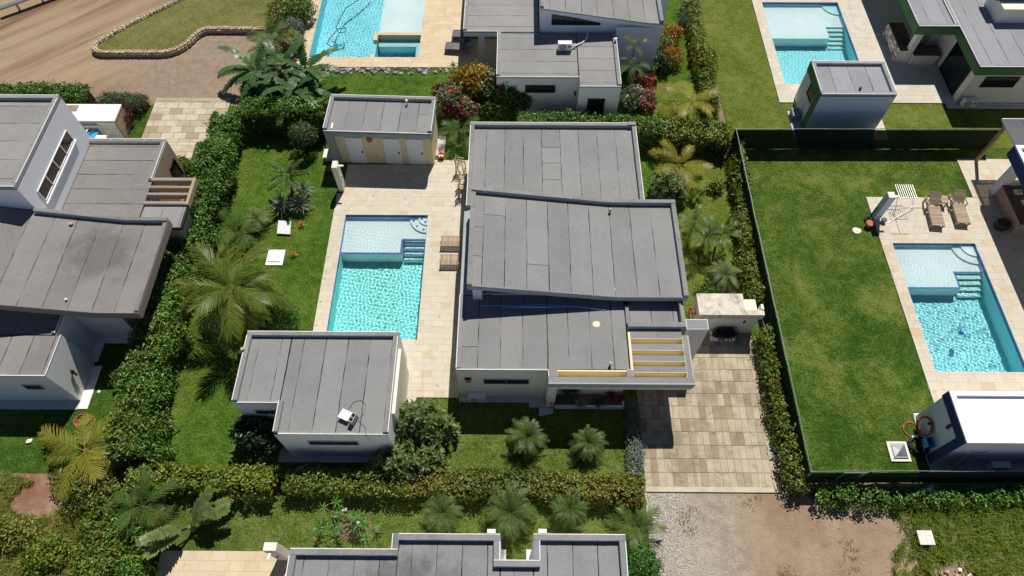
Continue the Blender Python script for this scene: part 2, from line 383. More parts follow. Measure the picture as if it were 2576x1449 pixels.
class MB:
    def __init__(s): s.v = []; s.f = []; s.t = []; s.tc = None
    def add(s, vs, fs):
        b = len(s.v); s.v += [tuple(p) for p in vs]; s.f += [tuple(b+i for i in f) for f in fs]
        if s.tc is not None: s.t += [s.tc]*len(vs)
        return s
    def hexa(s, p):   # 8 points: bottom ring 0-3 (ccw seen from above), top ring 4-7
        return s.add(p, [(3, 2, 1, 0), (4, 5, 6, 7), (0, 1, 5, 4), (1, 2, 6, 5), (2, 3, 7, 6), (3, 0, 4, 7)])
    def box(s, x0, x1, y0, y1, z0, z1):
        return s.hexa([(x0, y0, z0), (x1, y0, z0), (x1, y1, z0), (x0, y1, z0), (x0, y0, z1), (x1, y0, z1), (x1, y1, z1), (x0, y1, z1)])
    def bar(s, a, b, w, h, up=(0, 0, 1)):   # square bar from a to b
        a, b = Vector(a), Vector(b); d = (b-a).normalized(); up = Vector(up)
        if abs(d.dot(up)) > .98: up = Vector((0, 1, 0))
        sd = d.cross(up).normalized()*w/2; u = sd.cross(d).normalized()*h/2
        p = [a-sd-u, a+sd-u, a+sd+u, a-sd+u, b-sd-u, b+sd-u, b+sd+u, b-sd+u]
        return s.add(p, [(0, 1, 2, 3), (7, 6, 5, 4), (0, 4, 5, 1), (1, 5, 6, 2), (2, 6, 7, 3), (3, 7, 4, 0)])
    def prism(s, poly, z0, z1):
        n = len(poly); vs = [(x, y, z0) for x, y in poly] + [(x, y, z1) for x, y in poly]
        return s.add(vs, [tuple(range(n-1, -1, -1)), tuple(range(n, 2*n))] + [(i, (i+1) % n, n+(i+1) % n, n+i) for i in range(n)])
    def cyl(s, c, r0, r1, z0, z1, n=14):
        x, y = c; vs = [(x+r0*math.cos(6.2832*i/n), y+r0*math.sin(6.2832*i/n), z0) for i in range(n)] + [(x+r1*math.cos(6.2832*i/n), y+r1*math.sin(6.2832*i/n), z1) for i in range(n)]
        return s.add(vs, [tuple(range(n-1, -1, -1)), tuple(range(n, 2*n))] + [(i, (i+1) % n, n+(i+1) % n, n+i) for i in range(n)])
    def tube(s, pts, r, n=6):
        pts = [Vector(p) for p in pts]; rings = []
        rr = r if isinstance(r, (list, tuple)) else [r]*len(pts)
        for i, p in enumerate(pts):
            d = (pts[min(i+1, len(pts)-1)] - pts[max(i-1, 0)]).normalized()
            a = d.cross(Vector((0, 0, 1)) if abs(d.z) < .95 else Vector((1, 0, 0))).normalized(); b = d.cross(a).normalized()
            rings.append([p + (a*math.cos(6.2832*k/n) + b*math.sin(6.2832*k/n))*rr[i] for k in range(n)])
        vs = [v for g in rings for v in g]; fs = []
        for i in range(len(pts)-1):
            fs += [(i*n+k, (i+1)*n+k, (i+1)*n+(k+1) % n, i*n+(k+1) % n) for k in range(n)]
        fs += [tuple(range(n)), tuple(range((len(pts)-1)*n+n-1, (len(pts)-1)*n-1, -1))]
        return s.add(vs, fs)
    def build(s, name, mat, parent=None, smooth=False):
        w = wloc(parent); me = bpy.data.meshes.new(name)
        me.from_pydata([(x-w[0], y-w[1], z-w[2]) for x, y, z in s.v], [], s.f)
        if smooth: me.polygons.foreach_set('use_smooth', [True]*len(me.polygons))
        if s.t:
            a = me.attributes.new('tint', 'FLOAT', 'POINT'); a.data.foreach_set('value', s.t)
        me.update(); return link(name, me, mat, parent)
def part(name, mat, parent, *boxes):
    m = MB()
    for b in boxes: m.box(*b)
    return m.build(name, mat, parent)
def structure(o): o['kind'] = 'structure'; return o
def stuff(o): o['kind'] = 'stuff'; return o
def cells(rects, holes):
    xs = sorted({v for r in rects+holes for v in r[:2]}); ys = sorted({v for r in rects+holes for v in r[2:]})
    ins = lambda x, y, rr: any(r[0] < x < r[1] and r[2] < y < r[3] for r in rr)
    return [(a, b, c, d) for a, b in zip(xs, xs[1:]) for c, d in zip(ys, ys[1:])
            if ins((a+b)/2, (c+d)/2, rects) and not ins((a+b)/2, (c+d)/2, holes)]
def sheet(name, rects, z, mat, holes=()):
    m = MB()
    for (a, b, c, d) in cells(list(rects), list(holes)): m.add([(a, c, z), (b, c, z), (b, d, z), (a, d, z)], [(0, 1, 2, 3)])
    return structure(m.build(name, mat))

# ---------------------------------------------------------------- ground, pools, lawns
P_MAIN = (-9.25, -4.75, 15.0, 22.6); P_RIGHT = (20.12, 24.50, 13.48, 20.92)
P_BACK = (-13.30, -6.25, 35.22, 43.5); P_GREEN = (16.80, 21.95, 32.95, 40.90)
POOLS = [P_MAIN, P_RIGHT, P_BACK, P_GREEN]
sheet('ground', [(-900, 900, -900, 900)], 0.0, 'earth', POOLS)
sheet('lawn', [(-16.6, 12.3, 7.95, 29.6)], .016, 'lawn_main', POOLS)
sheet('front_lawn', [(-4.4, 5.72, 7.95, 12.0)], .021, 'lawn_front')
sheet('side_lawn', [(7.95, 12.3, 16.7, 33.0)], .021, 'lawn_light')
sheet('back_lawn', [(-14.0, 9.2, 29.6, 34.3), (9.2, 12.6, 33.0, 60.0)], .016, 'lawn_main', POOLS)
sheet('neighbour_lawn', [(12.6, 60, 27.75, 60), (12.3, 12.6, 33.0, 60)], .012, 'lawn_light', POOLS)
sheet('fenced_lawn', [(12.45, 60, 8.2, 27.75)], .016, 'lawn_right', POOLS)
sheet('lower_lawn', [(-15.0, 5.72, -4.0, 7.95)], .016, 'lawn_front')
sheet('side_yard_lawn', [(-40, -17.0, 8.35, 14.8)], .016, 'lawn_deep')
sheet('gate_lawn', [(-24.6, -16.9, 24.5, 30.9)], .016, 'lawn_deep')

def ripple_mesh(name, rect, z, seed, amp=1.0, h=.024):
    x0, x1, y0, y1 = rect; nx, ny = int((x1-x0)/h)+1, int((y1-y0)/h)+1
    X, Y = np.meshgrid(np.linspace(x0, x1, nx), np.linspace(y0, y1, ny)); Z = np.zeros_like(X); rg = random.Random(seed)
    for i in range(34):
        a = rg.uniform(0, 6.28); lam = rg.uniform(.085, .24); k = 6.283/lam
        Z += amp*.31*(lam/6.283)**2*np.sin(k*(X*math.cos(a)+Y*math.sin(a)) + rg.uniform(0, 6.28))
    for i in range(9):                         # rings spreading from points of disturbance
        cx, cy = rg.uniform(x0, x1), rg.uniform(y0, y1); D = np.hypot(X-cx, Y-cy); lam = rg.uniform(.16, .30)
        Z += amp*.00035*np.sin(6.283*D/lam)*np.exp(-D/2.2)
    V = np.stack([X, Y, Z+z], -1).reshape(-1, 3); I = np.arange(nx*ny).reshape(ny, nx)
    F = np.stack([I[:-1, :-1], I[:-1, 1:], I[1:, 1:], I[1:, :-1]], -1).reshape(-1, 4)
    return np_mesh(name, V, F, smooth=True)
def pool(label, rect, seed, plaster, shelf, steps, border=None, spa=False, amp=1.0):
    x0, x1, y0, y1 = rect; D = -1.45; wz = -.07
    t = thing('swimming_pool', label, 'pool', ((x0+x1)/2, (y0+y1)/2, 0))
    parts = [part('basin', plaster, t, (x0-.2, x1+.2, y0-.2, y1+.2, D-.15, D), (x0-.2, x0, y0, y1, D, .055), (x1, x1+.2, y0, y1, D, .055),
                  (x0-.2, x1+.2, y0-.2, y0, D, .055), (x0-.2, x1+.2, y1, y1+.2, D, .055))]
    for (a, b, c, d, z) in shelf: parts.append(part('sun_shelf', 'plaster_shelf', t, (a, b, c, d, D, z)))
    for (a, b, c, d, z) in steps: parts.append(part('step', 'plaster_step', t, (a, b, c, d, D, z)))
    if border:
        m, boxes = border
        for b in boxes: parts.append(part('tile_band', m, t, b))
    w = ripple_mesh('water', rect, wz, seed, amp); V = w
    wo = link('water', w, 'pool_water', t); wo.location = tuple(-c for c in t.location)
    wo.cycles.is_caustics_caster = True
    for p in parts: p.cycles.is_caustics_receiver = True
    return t, D, wz
def recv(*os):
    for o in os: o.cycles.is_caustics_receiver = True
def quarter(x, y, r, z0, z1, m=None):          # quarter disc filling the corner whose tip is (x, y), opening to -x, -y
    poly = [(x, y)] + [(x - r*math.cos(a), y - r*math.sin(a)) for a in [i*math.pi/2/12 for i in range(13)]]
    return (m or MB()).prism(poly, z0, z1)

# main pool
x0, x1, y0, y1 = P_MAIN; sz = -.36
st = [(-5.95, x1, 20.98-.27*i, 21.25-.27*i, -.55-.2*i) for i in range(4)]
bb = [(x0, -6.12, 20.24, 20.34, sz, sz+.012), (-6.12, -6.02, 20.24, 21.22, sz, sz+.012), (-6.02, x1, 21.12, 21.22, sz, sz+.012)]
bb += [(-5.93, x1, 20.99-.27*i, 21.06-.27*i, -.55-.2*i, -.538-.2*i) for i in range(4)]
bb += [(x0, x1, y1-.015, y1, -.18, .045), (x0, x0+.015, y0, y1-.015, -.16, .045), (x1-.015, x1, y0, y1-.015, -.16, .045)]
t, D, wz = pool('turquoise pool of the grey-roofed villa, with dark blue tile lines and corner steps', P_MAIN, 3, 'plaster_aqua',
     [(x0, -6.02, 20.24, y1, sz), (-6.02, x1, 21.25, y1, sz)], st, ('tile_blue', bb))
recv(quarter(x1, y1, 1.0, sz, -.22).build('step', 'plaster_shelf', t), quarter(x1, y1, .55, -.22, -.11).build('step', 'plaster_shelf', t))
for i, (r, n, z) in enumerate(((.82, 3, -.22), (.38, 2, -.11))):
    for k in range(n):
        a = (k+.5)/n*math.pi/2; cx, cy = x1-r*math.cos(a), y1-r*math.sin(a)
        recv(part('tile', 'tile_blue', t, (cx-.06, cx+.06, cy-.06, cy+.06, z, z+.012)))
# right-hand pool
x0, x1, y0, y1 = P_RIGHT; sz = -.36
st = [(23.15, x1, 18.98-.28*i, 19.26-.28*i, -.55-.2*i) for i in range(4)]
bb = [(x0, 23.05, 18.30, 18.38, sz, sz+.012), (23.0, 23.08, 18.38, 19.34, sz, sz+.012), (23.08, x1, 19.26, 19.34, sz, sz+.012)]
bb += [(x0, x1, y1-.015, y1, -.16, .045), (x1-.015, x1, y0, y1-.015, -.16, .045), (x0, x0+.015, y0, y1-.015, -.16, .045)]
t, D, wz = pool('rectangular blue pool inside the green fence, with a floating blue dispenser', P_RIGHT, 11, 'plaster_blue',
     [(x0, 23.08, 18.30, y1, sz), (23.08, x1, 19.26, y1, sz)], st, ('tile_cobalt', bb), amp=1.15)
recv(quarter(x1, y1, 1.15, sz, -.22).build('step', 'plaster_shelf', t), quarter(x1, y1, .7, -.22, -.11).build('step', 'plaster_shelf', t))
# pool of the green-trimmed house
x0, x1, y0, y1 = P_GREEN
st = [(20.75, x1, 38.40-.30*i, 38.70-.30*i, -.5-.2*i) for i in range(5)]
t, D, wz = pool('pool with a wide pale sun shelf beside the green-trimmed house', P_GREEN, 21, 'plaster_blue',
     [(x0, 20.75, 37.55, y1, -.34), (20.75, x1, 38.70, y1, -.34)], st, ('tile_cobalt', [(x0, x1, y1-.015, y1, -.16, .045), (x1-.015, x1, y0, y1-.015, -.16, .045)]), amp=.7)
recv(quarter(x1, y1, 1.0, -.34, -.2).build('step', 'plaster_step', t))
# pool of the back house with a built-in spa
x0, x1, y0, y1 = P_BACK
t, D, wz = pool('bright blue pool with a raised spa corner and a loose cleaning hose', P_BACK, 31, 'plaster_cyan',
     [(-9.10, x1, 37.62, y1, -.22)], [], None, amp=.9)
for q in ((-9.35, -9.08, 36.85, 37.60, D, .07), (-9.08, x1, 37.35, 37.62, D, .075), (-9.35, -9.08, 35.22, 35.52, D, .07)): recv(part('spa_wall', 'travertine_gold', t, q))
for q in ((-9.05, x1, 36.72, 37.33, D, -.55), (-6.55, x1, 35.22, 36.72, D, -.55)): recv(part('spa_bench', 'plaster_step', t, q))
recv(part('spa_wall', 'plaster_cyan', t, (-9.32, -9.12, 35.52, 36.85, D, -.2)))

# ---------------------------------------------------------------- terraces, tiles and pavers
TILE_RNG = random.Random(5)
def lay(root, rects, holes, tx, ty, z, th, mat, name, limit=300, gap=.012, bond=0.0, jit=.002):
    cs = []
    ins = lambda x, y, rr: any(r[0] < x < r[1] and r[2] < y < r[3] for r in rr)
    X0 = min(r[0] for r in rects); X1 = max(r[1] for r in rects); Y0 = min(r[2] for r in rects); Y1 = max(r[3] for r in rects)
    j = 0; y = Y0
    while y < Y1-.05:
        x = X0 - (bond*tx*(j % 2) if bond > 0 else (TILE_RNG.random()*tx if bond < 0 else 0))
        while x < X1-.02:
            # clip the piece to what holds it, then to the holes it meets
            for (a, b, c, d) in rects:
                p = [max(x, a), min(x+tx, b), max(y, c), min(y+ty, d)]
                if p[1]-p[0] < .03 or p[3]-p[2] < .03: continue
                todo = [p]
                for (ha, hb, hc, hd) in holes:
                    nx = []
                    for q in todo:
                        if q[1] <= ha or q[0] >= hb or q[3] <= hc or q[2] >= hd: nx.append(q); continue
                        if q[2] < hc: nx.append([q[0], q[1], q[2], hc])
                        if q[3] > hd: nx.append([q[0], q[1], hd, q[3]])
                        lo, hi = max(q[2], hc), min(q[3], hd)
                        if q[0] < ha: nx.append([q[0], ha, lo, hi])
                        if q[1] > hb: nx.append([hb, q[1], lo, hi])
                    todo = nx
                cs += [q for q in todo if q[1]-q[0] > .03 and q[3]-q[2] > .03]
            x += tx
        y += ty; j += 1
    def seen(q):
        d2 = ((q[0]+q[1])/2)**2 + ((q[2]+q[3])/2)**2
        return d2 - (q[1]-q[0])*(q[3]-q[2])*60
    cs.sort(key=seen); cache = {}; w = wloc(root); rest = MB(); rest.tc = 0.0
    for i, (a, b, c, d) in enumerate(cs):
        dz = TILE_RNG.uniform(0, jit)
        if i < limit:
            key = (round(b-a, 2), round(d-c, 2))
            if key not in cache:
                hx, hy = (b-a-gap)/2, (d-c-gap)/2
                q = MB(); q.box(-hx, hx, -hy, hy, -th, 0); me = bpy.data.meshes.new(name); me.from_pydata(q.v, [], q.f); me.materials.append(MAT[mat]); cache[key] = me
            link(name, cache[key], mat, root, ((a+b)/2-w[0], (c+d)/2-w[1], z+dz-w[2]))
        else:
            rest.tc = TILE_RNG.random(); rest.box(a+gap/2, b-gap/2, c+gap/2, d-gap/2, z-th, z+dz)
    if rest.v: stuff(rest.build(name+'s', mat, root))
def terrace(name, rects, holes, z, mat, tx, ty, limit=300, joint='grout', bond=-1, gap=.006):
    m = MB()
    for (a, b, c, d) in cells(list(rects), list(holes)): m.box(a, b, c, d, .0, z-.025)
    o = structure(m.build(name, joint)); lay(o, rects, holes, tx, ty, z, .03, mat, 'tile', limit, gap, bond)
    return o
terrace('pool_terrace', [(-9.93, -2.55, 12.0, 24.1), (-9.62, -2.55, 24.1, 26.2), (-4.7, -2.55, 26.2, 26.56)], [P_MAIN], .07, 'travertine', .50, .34)
terrace('fenced_terrace', [(19.52, 40, 11.31, 24.05), (25.46, 40, 24.05, 26.86)], [P_RIGHT], .07, 'travertine', .62, .41)
terrace('golden_terrace', [(-14.0, 1.4, 34.3, 60), ], [P_BACK, (-3.0, 1.5, 37, 60)], .07, 'travertine_gold', .62, .41, 200)
terrace('green_house_terrace', [(16.15, 27.0, 31.35, 60), (17.0, 22.0, 28.3, 31.35)], [P_GREEN], .07, 'travertine_pale', .62, .41, 200)
terrace('lower_terrace', [(-14.6, -7.5, 1.5, 5.16)], [], .07, 'travertine_gold', .62, .41)
def driveway(name, rects, z, mat, tx, ty, joint, bond, edge=None, gap=.02, holes=()):
    m = MB()
    for (a, b, c, d) in cells(list(rects), list(holes)): m.box(a, b, c, d, 0, z-.02)
    o = structure(m.build(name, joint)); lay(o, rects, list(holes), tx, ty, z, .04, mat, 'paver', 300, gap, bond, .006)
    if edge: part('edging', 'paver_pale', o, edge)
    return o
driveway('driveway', [(5.76, 8.04, 7.95, 12.6), (8.04, 11.66, 7.95, 15.5)], .06, 'paver', .31, .62, 'joint', 0, (5.76, 11.66, 7.72, 7.95, 0, .075))
driveway('driveway', [(-22.05, -17.45, 27.85, 31.2), (-22.05, -18.7, 25.6, 27.85)], .06, 'paver_pale', .74, .50, 'joint_dark', .5, (-22.05, -17.45, 31.2, 31.46, 0, .08))

# ---------------------------------------------------------------- buildings
RF = random.Random(17)
def sheet_mesh(a, b, c, d, zf, along_y, th=.010, wob=.014):
    """one felt sheet between x a-b and y c-d with slightly wandering long edges"""
    L = (d-c) if along_y else (b-a); n = max(2, int(L/.45)+1); m = MB(); lo, hi = [], []
    for i in range(n+1):
        s = i/n; w1, w2 = RF.uniform(-wob, wob), RF.uniform(-wob, wob)
        if along_y: y = c + L*s; lo.append((a+w1, y)); hi.append((b+w2, y))
        else: x = a + L*s; lo.append((x, d+w1)); hi.append((x, c+w2))
    vs = []
    for z0 in (0.0, th):
        for p in lo + hi: vs.append((p[0], p[1], zf(p[0]) + z0))
    k = n+1; N = 2*k; fs = []
    for i in range(n):
        fs += [(N+i, N+k+i, N+k+i+1, N+i+1), (i, i+1, N+i+1, N+i), (k+i+1, k+i, N+k+i, N+k+i+1)]
    fs += [(0, N, N+k, k), (n, k+n, N+k+n, N+n)]
    m.add(vs, [tuple(reversed(f)) for f in fs] if not along_y else [tuple(f) for f in fs])
    return m
def sheets(roof, rect, z, felt, along='y', w=.98, splits=None, zf=None, off=0.0, gap=.019, edges=None):
    x0, x1, y0, y1 = rect; zf = zf or (lambda x: z); ay = along == 'y'
    A, B = (x0, x1) if ay else (y0, y1)
    ed = edges if edges else [A + off + i*w for i in range(-1, int((B-A)/w)+2)]
    ed = [A] + [e for e in ed if A+.12 < e < B-.12] + [B]; C0, C1 = (y0, y1) if ay else (x0, x1)
    for i, (p, q) in enumerate(zip(ed, ed[1:])):
        cuts = sorted((splits or {}).get(i, [])); ks = [C0] + [C0 + (C1-C0)*s for s in cuts] + [C1]
        for u, v in zip(ks, ks[1:]):
            g = gap*RF.uniform(.8, 1.5)/2
            r = (p+g, q-g, u+.012, v-.012) if ay else (u+.012, v-.012, p+g, q-g)
            sheet_mesh(*r, zf, ay).build('roofing_sheet', felt, roof)
def parapet(roof, b, z0, z1, core='capping_core', felt='felt', zf=None, step=1.0, inset=.008):
    x0, x1, y0, y1 = b; lx = (x1-x0) >= (y1-y0); o = None
    if zf is None:
        o = part('parapet', core, roof, (x0, x1, y0, y1, z0, z1)); top = lambda x: z1
    else:
        m = MB(); n = max(1, int((x1-x0)/.5)); xs = [x0+(x1-x0)*i/n for i in range(n+1)]
        for a, c in zip(xs, xs[1:]):
            m.hexa([(a, y0, zf(a)+z0), (c, y0, zf(c)+z0), (c, y1, zf(c)+z0), (a, y1, zf(a)+z0), (a, y0, zf(a)+z1), (c, y0, zf(c)+z1), (c, y1, zf(c)+z1), (a, y1, zf(a)+z1)])
        o = m.build('parapet', core, roof); top = lambda x: zf(x)+z1
    s0, s1 = (x0, x1) if lx else (y0, y1); n = max(1, round((s1-s0)/step)); t = [s0 + (s1-s0)*(i + (RF.uniform(-.12, .12) if 0 < i < n else 0))/n for i in range(n+1)]
    for u, v in zip(t, t[1:]):
        r = (u+.010, v-.010, y0+inset, y1-inset) if lx else (x0+inset, x1-inset, u+.010, v-.010)
        sheet_mesh(*r, top, not lx, .012, .006).build('capping_sheet', felt, roof)
    return o
def lip(roof, p, z, rects):                     # bead of white render along the outer top edge
    cx = (min(r[0] for r in rects)+max(r[1] for r in rects))/2; cy = (min(r[2] for r in rects)+max(r[3] for r in rects))/2; a, b, c, d = p; w = .028
    if b-a >= d-c: q = (a, b, d-w, d+.004) if (c+d)/2 > cy else (a, b, c-.004, c+w)
    else: q = (b-w, b+.004, c, d) if (a+b)/2 > cx else (a-.004, a+w, c, d)
    part('edge_bead', 'white_edge', roof, (*q, z-.03, z+.016))
def block(root, rects, z, wall, felt='felt', ph=.25, pw=.21, paras=None, along='y', base=0.0, core=None, splits=None, w=.98, off=0.0, walls=True, low=()):
    """flat-roofed volume: walls, deck, parapets round the outline, felt sheets"""
    if walls: part('wall', wall, root, *[(a, b, c, d, base, z-ph) for a, b, c, d in rects])
    roof = part('roof', 'bitumen', root, *[(a+.004, b-.004, c+.004, d-.004, z-ph+.001, z-ph+.03) for a, b, c, d in rects])
    for i, (a, b, c, d) in enumerate(rects):
        sheets(roof, (a+.02, b-.02, c+.02, d-.02), z-ph+.032, felt, along, w, (splits if i == 0 else None), off=off)
    for p in paras or [(a, b, d-pw, d) for a, b, c, d in rects] + [(a, b, c, c+pw) for a, b, c, d in rects] + [(a, a+pw, c+pw, d-pw) for a, b, c, d in rects] + [(b-pw, b, c+pw, d-pw) for a, b, c, d in rects]:
        parapet(roof, p, z-ph+.035, z, core or 'capping_core', felt); lip(roof, p, z+.004, rects)
    for p in low: parapet(roof, p, z-ph+.035, z-ph+.10, core or 'white_edge', felt); lip(roof, p, z-ph+.104, rects)
    return roof
def frame_box(m, u0, u1, z0, z1, f, put):      # four bars of a frame in a wall plane
    for a, b, c, d in ((u0, u1, z0, z0+f), (u0, u1, z1-f, z1), (u0, u0+f, z0+f, z1-f), (u1-f, u1, z0+f, z1-f)): put(m, a, b, c, d)
def window(root, face, u0, u1, z0, z1, w, panes=2, mat='grey_metal', glass='glass_dark', f=.05, name='window'):
    """window standing in a wall; face S/N: u is x and w the wall's y; face E/W: u is y and w the wall's x"""
    s = {'S': -1, 'N': 1, 'W': -1, 'E': 1}[face]; yy = face in 'SN'
    def put(d0, d1):
        lo, hi = sorted((w+s*d0, w+s*d1))
        return (lambda m, a, b, c, d: m.box(a, b, lo, hi, c, d)) if yy else (lambda m, a, b, c, d: m.box(lo, hi, a, b, c, d))
    m = MB(); frame_box(m, u0, u1, z0, z1, f, put(-.01, .05)); p = put(-.01, .05)
    for i in range(1, panes):
        c = u0 + (u1-u0)*i/panes; p(m, c-.025, c+.025, z0+f, z1-f)
    o = m.build(name, mat, root); q = put(-.02, .012)
    for i in range(panes):
        a = u0+f + (u1-u0-2*f)*i/panes; b = u0+f + (u1-u0-2*f)*(i+1)/panes
        g = MB(); q(g, a+.01, b-.01, z0+f, z1-f); g.build('pane', glass, o)
    return o
def wall_lamp(x, y, z, label):
    t = thing('wall_lamp', label, 'lamp', (x, y, z), 'terracotta wall lamps')
    m = MB(); n = 10
    for k in range(2):
        r = .15 - .0*k
    vs = []; fs = []
    for j, (zz, r) in enumerate(((.14, .13), (0, .17), (-.14, .15), (-.16, .04))):
        for i in range(n+1): a = math.pi + math.pi*i/n; vs.append((x+r*math.cos(a), y+r*math.sin(a), z+zz))
    for j in range(3):
        for i in range(n): k = j*(n+1)+i; fs += [(k, k+1, k+n+2, k+n+1), (k+n+1, k+n+2, k+1, k)][:1]
    m.add(vs, fs); m.build('shade', 'terracotta', t, True)
    part('bracket', 'black_metal', t, (x-.05, x+.05, y-.10, y, z+.02, z+.10)); return t
def pipe_vent(root, x, y, z, h=.22, r=.05, mat='concrete'):
    m = MB(); m.cyl((x, y), r, r, z, z+h, 10); m.cyl((x, y), r*1.5, r*1.3, z+h, z+h+.05, 10); return m.build('vent_pipe', mat, root)

# ---- the grey-roofed villa in the middle
V1 = thing('villa', 'grey flat-roofed villa in three stepped sections with slatted entrance canopy', 'house', (2.6, 19, 0))
# rear section
block(V1, [(-2.42, 6.45, 20.62, 26.55)], 3.12, 'wall_cream', splits={0: [.22], 4: [.18, .36, .55, .73]}, off=.86, paras=[(-2.42, 6.45, 26.34, 26.55), (-2.42, -2.2, 20.9, 26.34), (6.24, 6.45, 20.9, 26.34)])
part('corner_block', 'felt', V1, (6.02, 6.46, 26.345, 26.56, 3.14, 3.20))
# front section with entrance
fr = [(-2.5, 1.47, 12.08, 15.82), (1.47, 5.0, 12.13, 15.82), (5.0, 7.62, 14.32, 15.82)]
roof = block(V1, fr[:2], 3.10, 'wall_cream', ph=.14, pw=.2, off=.9, paras=[(-2.5, -2.3, 12.15, 15.8)], splits={0: [.3]}, low=[(-2.5, 1.47, 12.08, 12.14)])
part('wall', 'wall_cream', V1, (5.0, 7.60, 14.32, 15.82, 0, 2.93))
roof2 = part('roof', 'bitumen', V1, (5.004, 7.596, 14.32, 15.82, 2.931, 2.955)); sheets(roof2, (5.2, 7.4, 14.34, 15.8), 2.956, 'felt')
parapet(roof2, (5.03, 7.6, 14.08, 14.32), 2.93, 3.32); parapet(roof2, (7.42, 7.6, 14.33, 15.8), 2.956, 3.3); parapet(roof2, (5.0, 5.16, 14.33, 15.3), 2.956, 3.12)
part('tall_pier', 'wall_offwhite', V1, (7.61, 8.58, 14.0, 14.5, 0, 3.27)); sheet_mesh(7.64, 8.55, 14.03, 14.47, lambda x: 3.271, False, .012, .005).build('capping_sheet', 'felt', V1)
# canopy of beams
can = part('canopy_frame', 'wall_yellow', V1, (5.02, 5.13, 11.79, 14.05, 2.58, 3.08))
def beam(a, b, c, d, name='beam', cap=True):
    o = part(name, 'wall_yellow', can, (a, b, c, d, 2.46, 3.085))
    part('white_lip', 'white_edge', can, (a-.002, b+.002, c-.004, c+.012, 3.086, 3.10))
    if cap:
        n = max(1, round((b-a)/1.1))
        for i in range(n): sheet_mesh(a+(b-a)*i/n+.003, a+(b-a)*(i+1)/n-.003, c+.014, d-.004, lambda x: 3.087, False, .014, .006).build('capping_sheet', 'felt', can)
for c, d in ((13.60, 14.07), (13.04, 13.36), (12.51, 12.80), (11.99, 12.28)): beam(5.13, 7.40, c, d)
beam(1.47, 7.66, 11.47, 11.765, 'front_beam')
part('side_beam', 'wall_yellow', can, (7.40, 7.66, 11.77, 13.78, 2.58, 3.085)); sheet_mesh(7.42, 7.64, 11.77, 13.77, lambda x: 3.087, True, .014, .006).build('capping_sheet', 'felt', can)
part('beam', 'wall_yellow', can, (1.47, 1.86, 11.77, 12.075, 2.58, 3.085)); sheet_mesh(1.5, 1.85, 11.77, 12.12, lambda x: 3.087, False, .014, .006).build('capping_sheet', 'felt', can)
part('beam', 'wall_yellow', can, (4.86, 5.018, 11.77, 12.125, 2.58, 3.085)); sheet_mesh(4.87, 5.12, 11.78, 12.1, lambda x: 3.087, False, .014, .006).build('capping_sheet', 'felt', can)
part('beam', 'wall_yellow', can, (1.861, 4.859, 12.06, 12.128, 2.58, 3.0))  # filler strip added to stop sun passing through the canopy slot
part('fascia', 'fascia_grey', can, (1.45, 7.69, 11.44, 11.468, 2.70, 3.09)); part('fascia', 'fascia_grey', can, (7.662, 7.69, 11.47, 13.80, 2.70, 3.09))
part('pier', 'wall_cream', V1, (1.47, 1.88, 11.58, 12.07, 0, 2.73))
# middle section, its roof bent like a wing
def zwing(x, zl=4.55, zr=3.62, xl=-2.08, xb=4.6):
    if x >= xb+.6: return zr
    s = (zl-zr)/(xb-xl)
    if x <= xb-.6: return zr + s*(xb-x)
    u = (xb+.6-x)/1.2; return zr + s*.6*u*u*1.0
def wing(root, x0, x1, y0, y1, zf, felt, fascia, paras, thick=.36, off=.6, splits=None, w=1.0):
    m = MB(); n = 24; xs = [x0+(x1-x0)*i/n for i in range(n+1)]
    for a, c in zip(xs, xs[1:]):
        q = [(a, y0, zf(a)-thick), (c, y0, zf(c)-thick), (c, y1, zf(c)-thick), (a, y1, zf(a)-thick), (a, y0, zf(a)-.10), (c, y0, zf(c)-.10), (c, y1, zf(c)-.10), (a, y1, zf(a)-.10)]
        f = [(3, 2, 1, 0), (4, 5, 6, 7), (0, 1, 5, 4), (2, 3, 7, 6)]
        if a == xs[0]: f.append((3, 0, 4, 7))
        if c == xs[-1]: f.append((1, 2, 6, 5))
        m.add(q, f)
    r = m.build('wing_roof', fascia, root); k = MB()
    for a, c in zip(xs, xs[1:]): k.add([(a, y0+.02, zf(a)-.0995), (c, y0+.02, zf(c)-.0995), (c, y1-.02, zf(c)-.0995), (a, y1-.02, zf(a)-.0995)], [(0, 1, 2, 3)])
    k.build('underlay', 'bitumen', r)
    sheets(r, (x0+.03, x1-.03, y0+.03, y1-.03), 0, felt, 'y', w, splits, zf=lambda x: zf(x)-.098, off=off)
    for p, lo in paras: parapet(r, p, -.099, lo, 'capping_core', felt, zf)
    return r
wing(V1, -2.08, 7.78, 15.42, 20.84, zwing, 'felt', 'fascia_grey', [((-2.08, 7.78, 20.63, 20.84), .14), ((-2.08, -1.86, 15.44, 20.62), .06), ((7.57, 7.78, 15.44, 20.62), .12), ((-2.08, 7.78, 15.42, 15.50), -.06)], splits={1: [.74], 3: [.26], 0: [.3, .6]})
m = MB(); xs = [-1.0+.5*i for i in range(18)]
for a, c in zip(xs, xs[1:]): m.hexa([(a, 15.84, 0), (c, 15.84, 0), (c, 20.6, 0), (a, 20.6, 0), (a, 15.84, zwing(a)-.37), (c, 15.84, zwing(c)-.37), (c, 20.6, zwing(c)-.37), (a, 20.6, zwing(a)-.37)])
m.build('wall', 'wall_cream', V1)
part('porch_roof', 'fascia_grey', V1, (-2.5, -1.01, 15.83, 20.61, 2.72, 3.04)); part('pier', 'wall_white', V1, (-1.88, -1.46, 15.60, 15.83, 2.97, 4.12))
part('porch_post', 'wall_cream', V1, (-2.42, -2.12, 17.6, 17.9, 0, 2.71))
m = MB(); 
